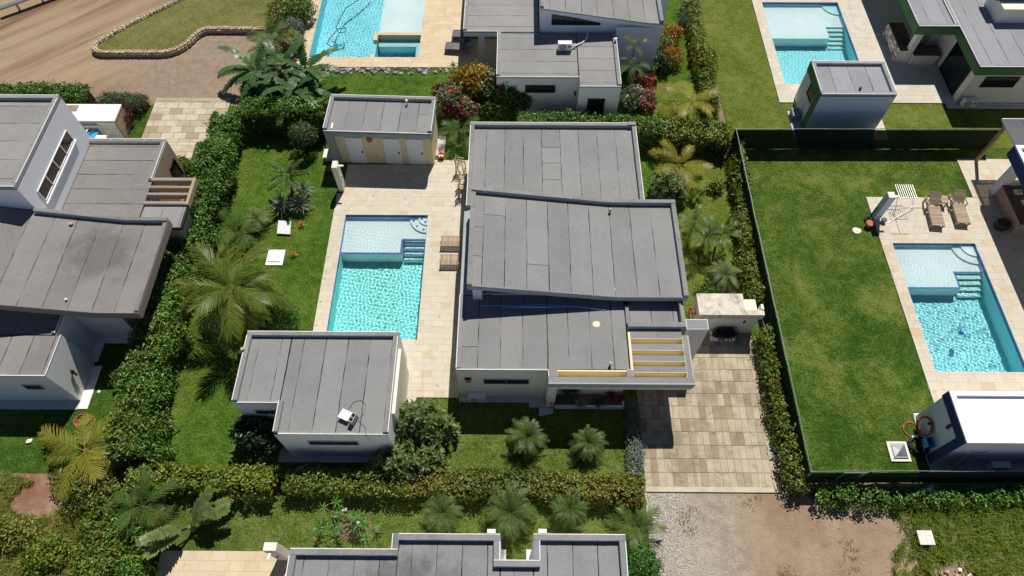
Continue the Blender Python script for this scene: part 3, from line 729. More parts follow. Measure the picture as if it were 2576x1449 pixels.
m.add([(-1.4, 15.80, 3.35), (2.6, 15.80, 3.35), (2.6, 15.80, zwing(2.6)-.42), (-1.4, 15.80, zwing(-1.4)-.42), (-1.4, 15.83, 3.35), (2.6, 15.83, 3.35), (2.6, 15.83, zwing(2.6)-.42), (-1.4, 15.83, zwing(-1.4)-.42)], [(0, 1, 2, 3), (0, 4, 5, 1), (3, 2, 6, 7), (0, 3, 7, 4), (1, 5, 6, 2)])
cw = m.build('window', 'glass_dark', V1); part('sill', 'blue_pipe', cw, (-1.42, 3.2, 15.74, 15.83, 3.27, 3.34))
window(V1, 'S', -1.36, .68, 1.62, 2.12, 12.08); window(V1, 'S', 2.9, 3.7, 1.9, 2.2, 12.13, 1)
part('plinth', 'plinth', V1, (-2.55, 1.46, 11.8, 12.075, 0, .06)); part('plinth', 'plinth', V1, (.70, 1.46, 11.55, 11.795, 0, .06))
m = MB(); m.prism([(1.17, 11.12), (1.82, 11.28), (1.82, 11.53), (1.17, 11.53)], 0, .07); m.build('step', 'plinth', V1)
for x, y in ((4.15, 12.35), (4.6, 20.2)): pipe_vent(V1, x, y, 3.0 if y < 13 else 3.55)
stuff(MB().prism([(3.52, 14.25), (3.74, 14.20), (3.84, 14.32), (3.80, 14.50), (3.62, 14.52), (3.50, 14.42)], 3.005, 3.012).build('paint_spill', 'yellow_stain', V1))
m = MB()
for a, b, c, d in ((4.0, 4.5, 15.72, 15.78), (4.45, 4.62, 15.76, 15.92), (4.30, 4.5, 15.86, 15.92)): m.prism([(a, c), (b, c+.03), (b-.03, d+.02), (a+.06, d)], 3.62-.075, 3.62-.066)
stuff(m.build('paint_spill', 'yellow_stain', V1))
wall_lamp(-2.03, 12.08, 2.1, 'terracotta lamp on the villa front wall, above the outdoor air conditioner')
# planter beside the entrance
pl = thing('planter_box', 'low white planter under the villa entrance canopy, filled with red and green plants', 'planter', (3.45, 11.7, 0))
part('wall', 'wall_white', pl, (1.9, 5.08, 11.50, 11.58, 0, .32), (5.0, 5.08, 11.581, 12.12, 0, .32)); part('soil', 'bare_soil', pl, (1.9, 4.999, 11.581, 12.12, 0, .26))

# ---- guest house with the cinder block on its roof
V2 = thing('guest_house', 'small grey-roofed guest house with notched corner below the turquoise pool', 'house', (-8.4, 11.5, 0))
g = [(-11.82, -9.85, 10.56, 13.88), (-9.85, -5.12, 9.21, 13.88)]; pw = .21
roof = block(V2, g, 3.07, 'wall_offwhite', ph=.22, off=.55, paras=[(-11.82, -5.12, 13.67, 13.88), (-11.82, -11.61, 10.62, 13.67), (-5.33, -5.12, 9.28, 13.67), (-9.85, -9.66, 9.28, 10.62)], low=[(-11.82, -9.85, 10.56, 10.62), (-9.66, -5.12, 9.21, 9.28)])
window(V2, 'S', -11.15, -9.95, 1.72, 2.15, 10.56); window(V2, 'S', -8.65, -6.55, 1.7, 2.15, 9.21)
part('plinth', 'plinth', V2, (-10.45, -5.0, 8.92, 9.205, 0, .06)); part('plinth', 'plinth', V2, (-10.45, -9.855, 9.206, 10.3, 0, .06))
part('awning_panel', 'wall_cream', V2, (-5.115, -4.98, 10.2, 13.2, .1, 2.75)); part('plinth', 'plinth', V2, (-5.11, -4.55, 9.0, 12.0, 0, .065))
pipe_vent(V2, -11.83, 12.95, 2.95, .2, .06)

# ---- shed with three white doors
SH = thing('pool_shed', 'cream shed with grey fascia and three white doors beside the pool terrace', 'shed', (-7.4, 27.4, 0), rz=-.032)
part('wall', 'wall_palecream', SH, (-9.94, -4.60, 26.32, 28.66, 0, 2.34)); part('side_pier', 'fascia_grey', SH, (-10.35, -9.945, 26.10, 28.66, 0, 2.34))
part('fascia', 'fascia_grey', SH, (-10.35, -4.48, 26.10, 28.74, 2.342, 2.66))
roof = block(SH, [(-10.35, -4.48, 26.10, 28.74)], 2.90, 'fascia_grey', ph=.23, walls=False, core='fascia_grey', off=1.05, splits={5: [.05, .55]}, paras=[(-10.35, -4.48, 28.54, 28.74), (-10.35, -10.15, 26.18, 28.54), (-4.68, -4.48, 26.18, 28.54)], low=[(-10.35, -4.48, 26.10, 26.18)])
for i, (a, b) in enumerate(((-9.34, -8.46), (-7.28, -6.40), (-5.98, -5.10))):
    d = part('door', 'white_paint', SH, (a, b, 26.285, 26.318, .05, 2.05)); part('threshold', 'stone_grey', SH, (a, b, 26.25, 26.318, .03, .049))
    m = MB(); f = .04; m.box(a-f, a-.003, 26.275, 26.318, .05, 2.09); m.box(b+.003, b+f, 26.275, 26.318, .05, 2.09); m.box(a-.003, b+.003, 26.275, 26.318, 2.053, 2.09); stuff(m.build('door_frame', 'white_edge', d))
    part('handle', 'black_metal', d, (b-.13, b-.06, 26.20, 26.284, .98, 1.08))
part('tap_plate', 'grey_metal', SH, (-7.88, -7.80, 26.28, 26.318, .55, .63)); pipe_vent(SH, -6.05, 28.3, 2.70, .3, .05, 'plastic_white')
part('skirt', 'plinth', SH, (-4.59, -4.12, 27.0, 28.9, 0, .07))
stuff(part('white_strip', 'white_paint', SH, (-10.0, -9.9, 26.35, 26.75, 2.712, 2.73)))
wall_lamp(-8.03, 26.31, 2.05, 'terracotta lamp on the cream shed, between two of its white doors')

# ---- house at the top with the split air conditioner on its roof
V3 = thing('blue_white_house', 'bluish white house with a spa pool and a roof-mounted air conditioner', 'house', (2.5, 34, 0))
block(V3, [(-1.1, 3.6, 30.30, 34.05), (3.6, 5.95, 29.56, 34.05)], 3.0, 'wall_bluewhite', 'felt_pale', along='x', ph=.2, w=1.0, off=.35, paras=[(-1.1, -.89, 30.37, 34.04), (5.74, 5.95, 29.63, 34.04)], low=[(-1.1, 3.6, 30.30, 30.36), (3.6, 5.95, 29.56, 29.62)])
W3 = block(V3, [(-3.15, 1.38, 34.16, 46)], 3.02, 'wall_bluewhite', 'felt_pale', along='x', ph=.2, w=1.0, off=.5, walls=False, paras=[(-3.15, -2.94, 34.22, 46)], low=[(-3.15, -1.11, 34.16, 34.22)])
part('porch_fascia', 'wall_bluewhite', V3, (-3.15, 1.38, 34.16, 46, 2.55, 2.82)); part('porch_pillar', 'wall_bluewhite', V3, (-2.30, -1.93, 34.5, 34.9, .07, 2.549)); part('wall', 'wall_bluewhite', V3, (-1.1, 1.38, 34.06, 46, 0, 2.549))
zb = lambda x: zwing(x, 4.62, 3.62, 1.4, 8.0)
wing(V3, 1.4, 8.68, 34.06, 46, zb, 'felt_pale', 'wall_bluewhite', [((1.4, 8.68, 34.06, 34.14), -.04), ((8.47, 8.68, 34.15, 46), .12), ((1.4, 1.6, 34.15, 46), .08)], thick=.30, off=.5, w=.95)
m = MB(); xs = [1.42+.72*i for i in range(11)]
for a, c in zip(xs, xs[1:]): m.hexa([(a, 34.30, 0), (c, 34.30, 0), (c, 46, 0), (a, 46, 0), (a, 34.30, zb(a)-.301), (c, 34.30, zb(c)-.301), (c, 46, zb(c)-.301), (a, 46, zb(a)-.301)])
m.build('wall', 'wall_bluewhite', V3); part('wall', 'wall_bluewhite', V3, (5.96, 8.66, 34.08, 34.299, 0, 3.30))
m = MB(); m.add([(2.1, 34.26, 3.3), (5.0, 34.26, 3.3), (5.0, 34.26, 3.45), (2.1, 34.26, 4.1), (2.1, 34.31, 3.3), (5.0, 34.31, 3.3), (5.0, 34.31, 3.45), (2.1, 34.31, 4.1)], [(0, 1, 2, 3), (0, 4, 5, 1), (3, 2, 6, 7), (0, 3, 7, 4), (1, 5, 6, 2)]); m.build('window', 'glass_dark', V3)
window(V3, 'S', .55, 2.3, 1.75, 2.3, 30.30, 1, 'black_metal'); window(V3, 'S', 4.15, 5.15, .1, 2.0, 29.56, 1, 'black_metal', name='back_door')
part('wall_light', 'black_metal', V3, (3.42, 3.5, 30.18, 30.298, 1.6, 1.85)); part('side_wall', 'wall_bluewhite', V3, (8.69, 9.45, 37.2, 46, 0, 3.1))
pipe_vent(V3, 5.86, 33.2, 2.98, .2, .06, 'plastic_white')

# ---- green-trimmed house, top right
V4 = thing('green_trim_house', 'cream house with a green roof edge and grey sheet roof, top right corner', 'house', (29, 36, 0))
block(V4, [(26.6, 42, 31.17, 48), (24.16, 26.6, 34.69, 48)], 3.02, 'wall_cream', 'felt_cool', ph=.12, walls=False, w=1.05, off=.8, core='fascia_green', paras=[], low=[(26.6, 42, 31.17, 31.25), (26.6, 26.68, 31.26, 34.68), (24.16, 26.68, 34.69, 34.77), (24.16, 24.24, 34.78, 48)])
part('fascia', 'fascia_green', V4, (26.6, 42, 31.17, 48, 2.40, 2.90), (24.16, 26.599, 34.69, 48, 2.40, 2.90))
part('wall', 'wall_cream', V4, (26.85, 42, 31.42, 48, 0, 2.399)); part('wall', 'wall_cream', V4, (26.2, 26.849, 36.2, 48, 0, 2.399))
part('post', 'wall_cream', V4, (24.6, 24.95, 34.95, 35.3, .07, 2.399))
window(V4, 'W', 31.9, 34.4, .1, 2.2, 26.85, 2, 'black_metal', name='glass_door'); window(V4, 'S', 27.6, 29.6, 1.3, 2.1, 31.42, 1, 'black_metal')
up = part('upper_block', 'wall_cream', V4, (28.85, 31.0, 35.1, 36.9, 2.95, 3.9)); part('green_cap', 'fascia_green', up, (28.6, 31.2, 35.9, 37.2, 3.901, 4.35)); part('wall', 'wall_cream', V4, (29.8, 40, 38.0, 48, 2.95, 5.2))
part('skirt', 'plinth', V4, (26.3, 42, 30.95, 31.415, 0, .08))
block(thing('changing_room', 'free-standing grey-roofed changing room with one green side near the fence corner', 'shed', (19.2, 30.3, 0)), [(17.1, 21.3, 29.02, 31.72)], 2.92, 'wall_bluewhite', 'felt_cool', ph=.2, off=.95, w=1.05)
WC = bpy.data.objects['changing_room']
part('green_edge', 'fascia_green', WC, (17.06, 17.098, 29.02, 31.72, 2.3, 2.93)); part('green_edge', 'fascia_green', WC, (17.06, 17.098, 29.02, 29.55, 0, 2.299)); window(WC, 'W', 29.7, 30.6, 1.55, 2.25, 17.1, 1, 'black_metal')
part('pad', 'plinth', WC, (16.45, 17.05, 28.4, 30.6, 0, .08)); part('vent_pipe', 'black_metal', WC, (19.35, 19.45, 29.5, 29.6, 2.75, 2.95))

# ---- house on the left, brown edged
V5 = thing('brown_edged_house', 'brown-edged house with a tall bluish tower at the left of the hedge', 'house', (-21, 18, 0))
block(V5, [(-22.58, -18.55, 19.62, 25.32)], 3.02, 'wall_tan', 'felt_warm', along='x', ph=.2, w=.95, off=.5, core='white_edge', paras=[(-22.58, -18.55, 25.11, 25.32), (-18.76, -18.55, 22.6, 25.10)])
window(V5, 'E', 24.2, 25.0, .6, 1.9, -18.55, 1, 'black_metal')
for i, (c, d) in enumerate(((22.48, 22.68), (22.0, 22.14), (21.55, 21.70), (20.98, 21.16))):
    b = part('canopy_beam', 'wall_tan', V5, (-18.545, -16.45, c, d, 2.68, 3.0)); sheet_mesh(-18.53, -16.47, c+.02, d-.02, lambda x: 3.002, False, .012, .005).build('capping_sheet', 'felt_pale', b)
part('canopy_beam', 'wall_tan', V5, (-16.449, -16.3, 20.98, 22.68, 2.68, 3.0))
sr = part('roof', 'bitumen', V5, (-18.545, -16.32, 19.62, 20.97, 2.7, 2.86)); sheets(sr, (-18.5, -16.4, 19.64, 20.95), 2.862, 'felt_pale'); part('wall', 'wall_tan', V5, (-18.545, -16.5, 19.62, 20.9, 0, 2.69))
TW = part('tower_wall', 'wall_white', V5, (-26.5, -22.585, 19.62, 25.42, 0, 5.74))
block(TW, [(-26.5, -22.585, 19.62, 25.42)], 5.97, 'wall_bluewhite', 'felt_pale', along='x', ph=.23, pw=.22, walls=False, w=1.15, off=.6)
window(V5, 'E', 20.35, 24.3, 4.0, 4.72, -22.585, 4, 'white_edge', 'glass_brown', .035); part('window_sill', 'white_paint', V5, (-22.584, -22.48, 20.25, 24.4, 3.87, 3.945))
zl = lambda x: zwing(x, 5.05, 3.62, -26.6, -18.6)
wing(V5, -26.6, -16.62, 14.45, 19.60, zl, 'felt_warm', 'fascia_brown', [((-22.57, -16.62, 19.40, 19.60), .14), ((-16.80, -16.62, 14.53, 19.39), .05), ((-26.6, -16.62, 14.45, 14.52), -.04)], thick=.50, off=.85)
m = MB(); xs = [-26.4+.9*i for i in range(10)]
for a, c in zip(xs, xs[1:]): m.hexa([(a, 15.05, 0), (c, 15.05, 0), (c, 19.5, 0), (a, 19.5, 0), (a, 15.05, zl(a)-.501), (c, 15.05, zl(c)-.501), (c, 19.5, zl(c)-.501), (a, 19.5, zl(a)-.501)])
m.build('wall', 'wall_offwhite', V5)
block(V5, [(-26, -20.46, 13.72, 15.04), (-26, -20.15, 11.73, 13.72)], 2.92, 'wall_offwhite', 'felt_warm', ph=.12, off=.7, paras=[(-20.62, -20.46, 13.80, 14.98)], low=[(-26, -20.15, 11.73, 11.79), (-20.21, -20.15, 11.80, 13.71)])
window(V5, 'S', -21.75, -20.95, 1.5, 1.95, 11.73, 1)
lampm = MB(); lampm.cyl((-20.02, 12.55), .05, .05, 1.15, 1.55, 8); lampm.cyl((-20.02, 12.55), .09, .07, 1.5, 1.62, 8); lampm.box(-20.148, -20.02, 12.52, 12.58, 1.3, 1.4); lampm.build('wall_light', 'black_metal', V5)
part('apron', 'wall_offwhite', V5, (-20.149, -19.72, 11.33, 13.5, 0, .07)); part('apron', 'wall_offwhite', V5, (-20.45, -20.0, 13.73, 15.04, 0, .07)); part('apron', 'wall_offwhite', V5, (-19.99, -16.9, 14.72, 15.04, 0, .07)); part('apron', 'plinth', V5, (-26, -20.15, 11.3, 11.725, 0, .07))
pipe_vent(V5, -20.9, 19.0, 3.85, .16, .07); pipe_vent(V5, -19.85, 15.0, 3.62, .2, .04, 'plastic_white')

# tank shed with lattice behind the tower
BX = thing('utility_block', 'tan block with white top and pierced lattice beside the tower', 'shed', (-24.4, 28.7, 0))
part('wall', 'wall_tan', BX, (-26.2, -22.92, 28.12, 29.36, 0, 1.44)); part('roof', 'roof_white', BX, (-26.23, -22.89, 28.09, 29.40, 1.441, 1.52))
part('opening', 'fascia_brown', BX, (-26.1, -25.3, 28.8, 29.3, 1.521, 1.53))
lt = part('lattice_backing', 'glass_brown', BX, (-24.0, -22.98, 28.105, 28.119, .12, 1.38))
for i in range(11): part('lattice_bar', 'white_edge', lt, (-24.0, -22.98, 28.07, 28.103, .12+.12*i, .17+.12*i))
for i in range(9): part('lattice_bar', 'white_edge', lt, (-24.0+.12*i, -23.94+.12*i, 28.08, 28.102, .12, 1.38))
tk = thing('blue_rack', 'white tube rack with a blue sheet, tucked behind the tower', 'rack', (-24.6, 27.4, 0))
part('sheet', 'blue_plastic', tk, (-25.3, -24.0, 26.85, 27.95, .9, .94))
for x in (-25.35, -23.95):
    for y in (26.8, 28.0): m = MB(); m.bar((x, y, 0), (x, y, 1.15), .06, .06); m.build('leg', 'white_paint', tk)
for y in (26.8, 28.0): m = MB(); m.bar((-25.35, y, 1.15), (-23.95, y, 1.15), .07, .06); m.build('rail', 'white_paint', tk)
m = MB(); m.bar((-24.6, 26.8, 1.05), (-24.6, 28.0, 1.05), .06, .06); m.build('rail', 'white_paint', tk)
m = MB(); m.bar((-25.2, 26.85, .98), (-24.1, 27.9, .98), .05, .03); m.build('brace', 'tile_cobalt', tk)
t = thing('white_bin', 'white box standing at the end of the lattice, behind the rear roof', 'box', (-23.4, 26.7, 0)); part('body', 'plastic_white', t, (-23.75, -23.2, 26.3, 27.2, 0, 1.2)); part('lid', 'white_edge', t, (-23.78, -23.17, 26.27, 27.23, 1.201, 1.26))

# ---- white-roofed utility house, lower right
V6 = thing('white_roof_house', 'small white-roofed outbuilding with navy edges inside the fence', 'house', (21, 10.1, 0))
part('wall', 'wall_white', V6, (18.5, 28, 9.07, 11.27, 0, 2.69)); rf = part('roof', 'roof_white', V6, (18.47, 28, 9.04, 11.30, 2.691, 2.78))
for b in ((18.47, 28, 11.10, 11.30), (18.47, 18.70, 9.20, 11.099), (18.47, 28, 9.04, 9.199)): part('parapet', 'roof_white', rf, (*b, 2.781, 2.93))
part('navy_edge', 'fascia_navy', V6, (18.42, 18.469, 9.04, 11.30, 2.42, 2.925)); part('navy_edge', 'fascia_navy', V6, (18.42, 18.469, 9.04, 9.42, 0, 2.419))
part('scupper', 'black_metal', V6, (18.44, 18.499, 9.95, 10.08, 1.95, 2.419)); window(V6, 'S', 19.2, 20.1, 1.6, 1.9, 9.07, 1, 'white_paint')
part('pad', 'plinth', V6, (18.40, 28, 8.5, 9.065, 0, .06)); part('pad', 'wall_offwhite', V6, (18.42, 19.4, 11.275, 11.38, 0, .07))
part('pad', 'plinth', V6, (18.38, 18.495, 9.07, 11.27, 0, .065))
# navy edged house at the right border with kitchen counter
V7 = thing('navy_edged_house', 'navy-edged house with white roof and outdoor kitchen at the right border', 'house', (31, 22, 0))
part('roof', 'roof_white', V7, (26.15, 40, 15.0, 24.98, 2.95, 3.05)); part('parapet', 'roof_white', V7, (26.15, 40, 24.78, 24.98, 3.051, 3.25)); part('parapet', 'roof_white', V7, (26.15, 26.35, 15.0, 24.779, 3.051, 3.25))
part('fascia', 'fascia_navy', V7, (26.10, 26.149, 15.0, 24.98, 2.55, 3.2)); part('soffit', 'wall_offwhite', V7, (26.15, 40, 15.0, 24.98, 2.56, 2.949))
part('pillar', 'wall_offwhite', V7, (26.5, 26.95, 24.15, 24.6, .07, 2.559)); part('wall', 'wall_offwhite', V7, (29.5, 40, 15.2, 24.8, 0, 2.559))
kc = thing('kitchen_counter', 'stone-clad outdoor kitchen counter with brown top under the navy-edged house', 'counter', (27.2, 23, 0))
part('base', 'stone_pink', kc, (26.62, 28.4, 21.6, 24.1, .07, .96)); part('worktop', 'counter_brown', kc, (26.55, 28.5, 21.5, 24.14, .961, 1.02))
# bottom house
V8 = thing('lower_house', 'house with damp-stained grey roof and a notch at the bottom edge of the picture', 'house', (-2, 2, 0))
h = [(-8.35, -4.32, -6, 4.77), (-4.32, -.48, -6, 5.33), (-.48, .78, -6, 4.41), (.78, 4.25, -6, 5.35)]
pw = .24
block(V8, h, 3.03, 'wall_white', 'felt_damp', ph=.27, w=.95, off=.5, splits={1: [.8]}, paras=[(-8.35, -4.32, 4.53, 4.77), (-4.32, -.48, 5.09, 5.33), (-4.56, -4.32, 4.775, 5.33), (-.72, -.48, 4.42, 5.085), (-.715, 1.02, 4.17, 4.41), (.78, 1.02, 4.42, 5.105), (.78, 4.25, 5.11, 5.35), (4.01, 4.25, -6, 5.10), (-8.35, -8.11, -6, 4.52)])
part('stub_wall', 'white_edge', V8, (-.98, -.66, 5.335, 5.5, 0, 3.08)); part('stub_wall', 'white_edge', V8, (.96, 1.28, 5.355, 5.52, 0, 3.08))
part('plinth', 'wall_white', V8, (-.479, -.28, 4.415, 5.3, 0, .1)); part('plinth', 'wall_white', V8, (.56, .779, 4.415, 5.3, 0, .1))
# entrance block beside the driveway
EB = thing('entrance_wall', 'weathered white gate wall with a deep flat top beside the driveway', 'wall', (10.1, 16, 0))
part('wall', 'wall_cream', EB, (8.72, 11.60, 15.50, 16.55, 0, 1.52)); part('top', 'weathered_top', EB, (8.68, 10.88, 15.46, 16.62, 1.521, 1.94)); part('top', 'weathered_top', EB, (10.881, 11.74, 15.46, 15.74, 1.521, 1.94)); part('side_wall', 'concrete_white', EB, (11.62, 11.74, 15.741, 16.02, 0, 2.0))
part('groove', 'plinth', EB, (8.675, 11.745, 15.452, 15.459, 1.70, 1.73)); part('slot', 'glass_brown', EB, (9.10, 9.20, 15.49, 15.499, 1.05, 1.35)); part('slot', 'glass_brown', EB, (10.95, 11.05, 15.49, 15.499, 1.05, 1.35))

# ---------------------------------------------------------------- vegetation
VR = np.random.default_rng(7); VP = random.Random(23)
def wav(P, s, seed):                            # smooth lumpiness in -1..1
    r = np.random.default_rng(seed); o = np.zeros(len(P))
    for i in range(6):
        k = r.normal(size=3); k = k/np.linalg.norm(k)*s*r.uniform(.6, 1.6); o += np.sin(P @ k + r.uniform(0, 6.28))
    return o/6*1.6
def leaf_mesh(name, C, Nrm, size, tint, aspect=.5, spread=.8, fold=.12, D=None):
    n = len(C); R1 = VR.normal(size=(n, 3)); nn = Nrm + R1*spread; nn /= np.linalg.norm(nn, axis=1)[:, None]+1e-9
    d = np.cross(nn, VR.normal(size=(n, 3))) if D is None else D - nn*(D*nn).sum(1)[:, None]*.5; d /= np.linalg.norm(d, axis=1)[:, None]+1e-9
    if D is not None: nn = np.cross(np.cross(d, nn), d); nn /= np.linalg.norm(nn, axis=1)[:, None]+1e-9
    s = np.cross(nn, d); L = (size*VR.uniform(.65, 1.3, n))[:, None]
    b, t = C-d*L*.5, C+d*L*.5 - nn*L*fold; l, r = C+s*L*aspect*.5+nn*L*fold, C-s*L*aspect*.5+nn*L*fold
    V = np.stack([b, r, t, l], 1).reshape(-1, 3); I = np.arange(n)[:, None]*4
    F = np.concatenate([I+np.array([[0, 1, 2]]), I+np.array([[0, 2, 3]])], 0)
    return np_mesh(name, V, F, np.repeat(tint, 4))
def leaf_part(name, mat, parent, C, N, size, tint=None, aspect=.5, spread=.8):
    if tint is None: tint = np.clip(VR.normal(.48, .2, len(C)), 0, 1)
    me = leaf_mesh(name, np.asarray(C) - np.array(wloc(parent)), N, size, tint, aspect, spread)
    return link(name, me, mat, parent)
def stuff_flowers(*a):
    o = leaf_part(*a); o['kind'] = 'stuff'; return o
def hedge_points(path, w, h, n, seed, lump=.12, z0=0.05, inner=.28):
    path = np.array(path, float); seg = np.diff(path, axis=0); sl = np.hypot(seg[:, 0], seg[:, 1]); cum = np.concatenate([[0], np.cumsum(sl)])
    u = VR.uniform(0, cum[-1], n); k = np.clip(np.searchsorted(cum, u)-1, 0, len(sl)-1); f = (u-cum[k])/sl[k]
    base = path[k] + seg[k]*f[:, None]; dr = seg[k]/sl[k][:, None]; sd = np.stack([-dr[:, 1], dr[:, 0]], 1)
    per = 2*h*.9+w; q = VR.uniform(0, per, n); off = np.zeros(n); z = np.zeros(n); N = np.zeros((n, 3))
    a = q < h*.9; b = (q >= h*.9) & (q < h*.9+w); c = ~a & ~b
    off[a] = -w/2; z[a] = q[a]/.9; N[a, :2] = -sd[a]
    off[b] = q[b]-h*.9-w/2; z[b] = h; N[b, 2] = 1
    off[c] = w/2; z[c] = (q[c]-h*.9-w)/.9; N[c, :2] = sd[c]
    edge = np.clip((np.abs(off)/(w/2)-.6)/.4, 0, 1); z = np.where(b, h - .18*h*edge**2, z)
    off = np.where(b, off, off*(1 - .16*np.clip(z/h-.6, 0, 1)/.4))
    P = np.stack([base[:, 0]+sd[:, 0]*off, base[:, 1]+sd[:, 1]*off, z], 1)
    P += N*(wav(P, 1.7, seed)*lump + wav(P, 6.0, seed+1)*lump*.6)[:, None]; P -= N*(VR.uniform(0, 1, n)**2*inner)[:, None]
    P[:, 2] = np.maximum(P[:, 2], z0); N[:, 2] += .45
    return P, N
def tuft(P, N, k, s):                           # leaves sit in tufts round twig ends
    T = np.repeat(P + N*.03, k, 0) + VR.normal(0, s, (len(P)*k, 3)); up = (VR.uniform(0, 1, len(P)) < .07)*VR.uniform(.08, .26, len(P)); T[:, 2] = np.maximum(T[:, 2] + np.repeat(up, k), .04); return T, np.repeat(N, k, 0)
def hedge(label, path, w, h, mat, seed, dens=420, size=.15, lump=.17, flower=None, core=True, tint=None, cat='hedge', name='hedge', nfl=0, patch=.22):
    x, y = path[0]; t = thing(name, label, cat, (x, y, 0))
    L = sum(math.hypot(b[0]-a[0], b[1]-a[1]) for a, b in zip(path, path[1:])); n = int(L*(2*h+w)*dens)
    P, N = hedge_points(path, w, h, n//7, seed, lump, inner=.22); P, N = tuft(P, N, 7, .085); n = len(P)
    tt = np.clip(.45 + wav(P, .9, seed+5)*patch + VR.normal(0, .17, n) + .0*P[:, 2], 0, 1) if tint is None else tint(P)
    leaf_part('foliage', mat, t, P, N, size, tt)
    if core:
        m = MB(); c = .72
        for a, b in zip(path, path[1:]):
            d = Vector((b[0]-a[0], b[1]-a[1], 0)).normalized(); s = Vector((-d.y, d.x, 0))*(w/2-.22)
            A, B = Vector((a[0], a[1], 0)), Vector((b[0], b[1], 0)); hh = h-.25
            m.hexa([A-s, B-s, B+s, A+s] and [tuple(A-s), tuple(B-s), tuple(B+s), tuple(A+s)] + [tuple(v+Vector((0, 0, hh))) for v in (A-s*.8, B-s*.8, B+s*.8, A+s*.8)])
        m.build('branches_or_core', 'branches_or_core', t)  # dark solid core added inside the leaves to block light, no real branches
    if nfl:
        P, N = hedge_points(path, w+.05, h+.04, nfl, seed, lump, inner=.02); k = P[:, 2] > h*.5
        P, N = np.repeat(P[k], 4, 0) + VR.normal(0, .035, (k.sum()*4, 3)), np.repeat(N[k], 4, 0); stuff_flowers('flowers', flower or 'petal_red', t, P, N, .075, VR.uniform(0, 1, len(P)), .8)
    return t
def blob_points(c, r, n, seed, lump=.15, inner=.35, zmin=.05):
    D = VR.normal(size=(n, 3)); D /= np.linalg.norm(D, axis=1)[:, None]; D[:, 2] = np.where(D[:, 2] < -.35, -D[:, 2], D[:, 2])
    sc_ = 1 + wav(D*2.2, 1.4, seed)*lump + wav(D*5, 1.6, seed+3)*lump*.6 - VR.uniform(0, 1, n)**2*inner
    P = np.array(c) + D*np.array(r)*sc_[:, None]; P[:, 2] = np.maximum(P[:, 2], zmin); N = D.copy(); N[:, 2] += .3
    return P, N
def shrub(name, label, blobs, mat, seed, dens=420, size=.13, cat='shrub', lump=.16, stem=.05, aspect=.5, flower=None, nfl=0, group=None, inner=.35, spread=.8, fsize=.09, mixmat=None):
    """blobs: (x, y, z centre, rx, ry, rz)"""
    x, y = blobs[0][:2]; t = thing(name, label, cat, (x, y, 0), group); Ps, Ns, M = [], [], MB()
    for i, (bx, by, bz, rx, ry, rz) in enumerate(blobs):
        n = int(4*math.pi*((rx*ry)**1.6/3+2*(rx*rz)**1.6/3)**(1/1.6)*dens*.8); P, N = blob_points((bx, by, bz), (rx, ry, rz), n//6, seed+i*7, lump, inner); P, N = tuft(P, N, 6, .075 if size < .15 else .11); Ps.append(P); Ns.append(N)
        for k in range(5):
            a = 6.28*k/5+i; M.tube([(bx+.06*math.cos(a), by+.06*math.sin(a), 0), (bx+rx*.3*math.cos(a), by+ry*.3*math.sin(a), bz*.7), (bx+rx*.6*math.cos(a), by+ry*.6*math.sin(a), bz+rz*.3)], [stem, stem*.7, stem*.3], 5)
    P, N = np.concatenate(Ps), np.concatenate(Ns); tt = np.clip(.46 + wav(P, 2.4, seed)*.16 + VR.normal(0, .2, len(P)), 0, 1)
    if mixmat:
        k = wav(P, 1.9, seed+9) > .15; leaf_part('foliage', mixmat, t, P[k], N[k], size, tt[k], aspect, spread); P, N, tt = P[~k], N[~k], tt[~k]
    leaf_part('foliage', mat, t, P, N, size, tt, aspect, spread); M.build('branches_or_core', 'branches_or_core', t)
    if nfl:
        F, G = [], []
        for i, (bx, by, bz, rx, ry, rz) in enumerate(blobs):
            P, N = blob_points((bx, by, bz), (rx*1.03, ry*1.03, rz*1.03), nfl//len(blobs), seed+i*7, lump, .06); F.append(P); G.append(N)
        P, N = np.concatenate(F), np.concatenate(G); P = np.repeat(P, 4, 0)+VR.normal(0, fsize*.45, (len(P)*4, 3)); N = np.repeat(N, 4, 0); stuff_flowers('flowers', flower, t, P, N, fsize, VR.uniform(0, 1, len(P)), .85)
    return t
FROND = {}
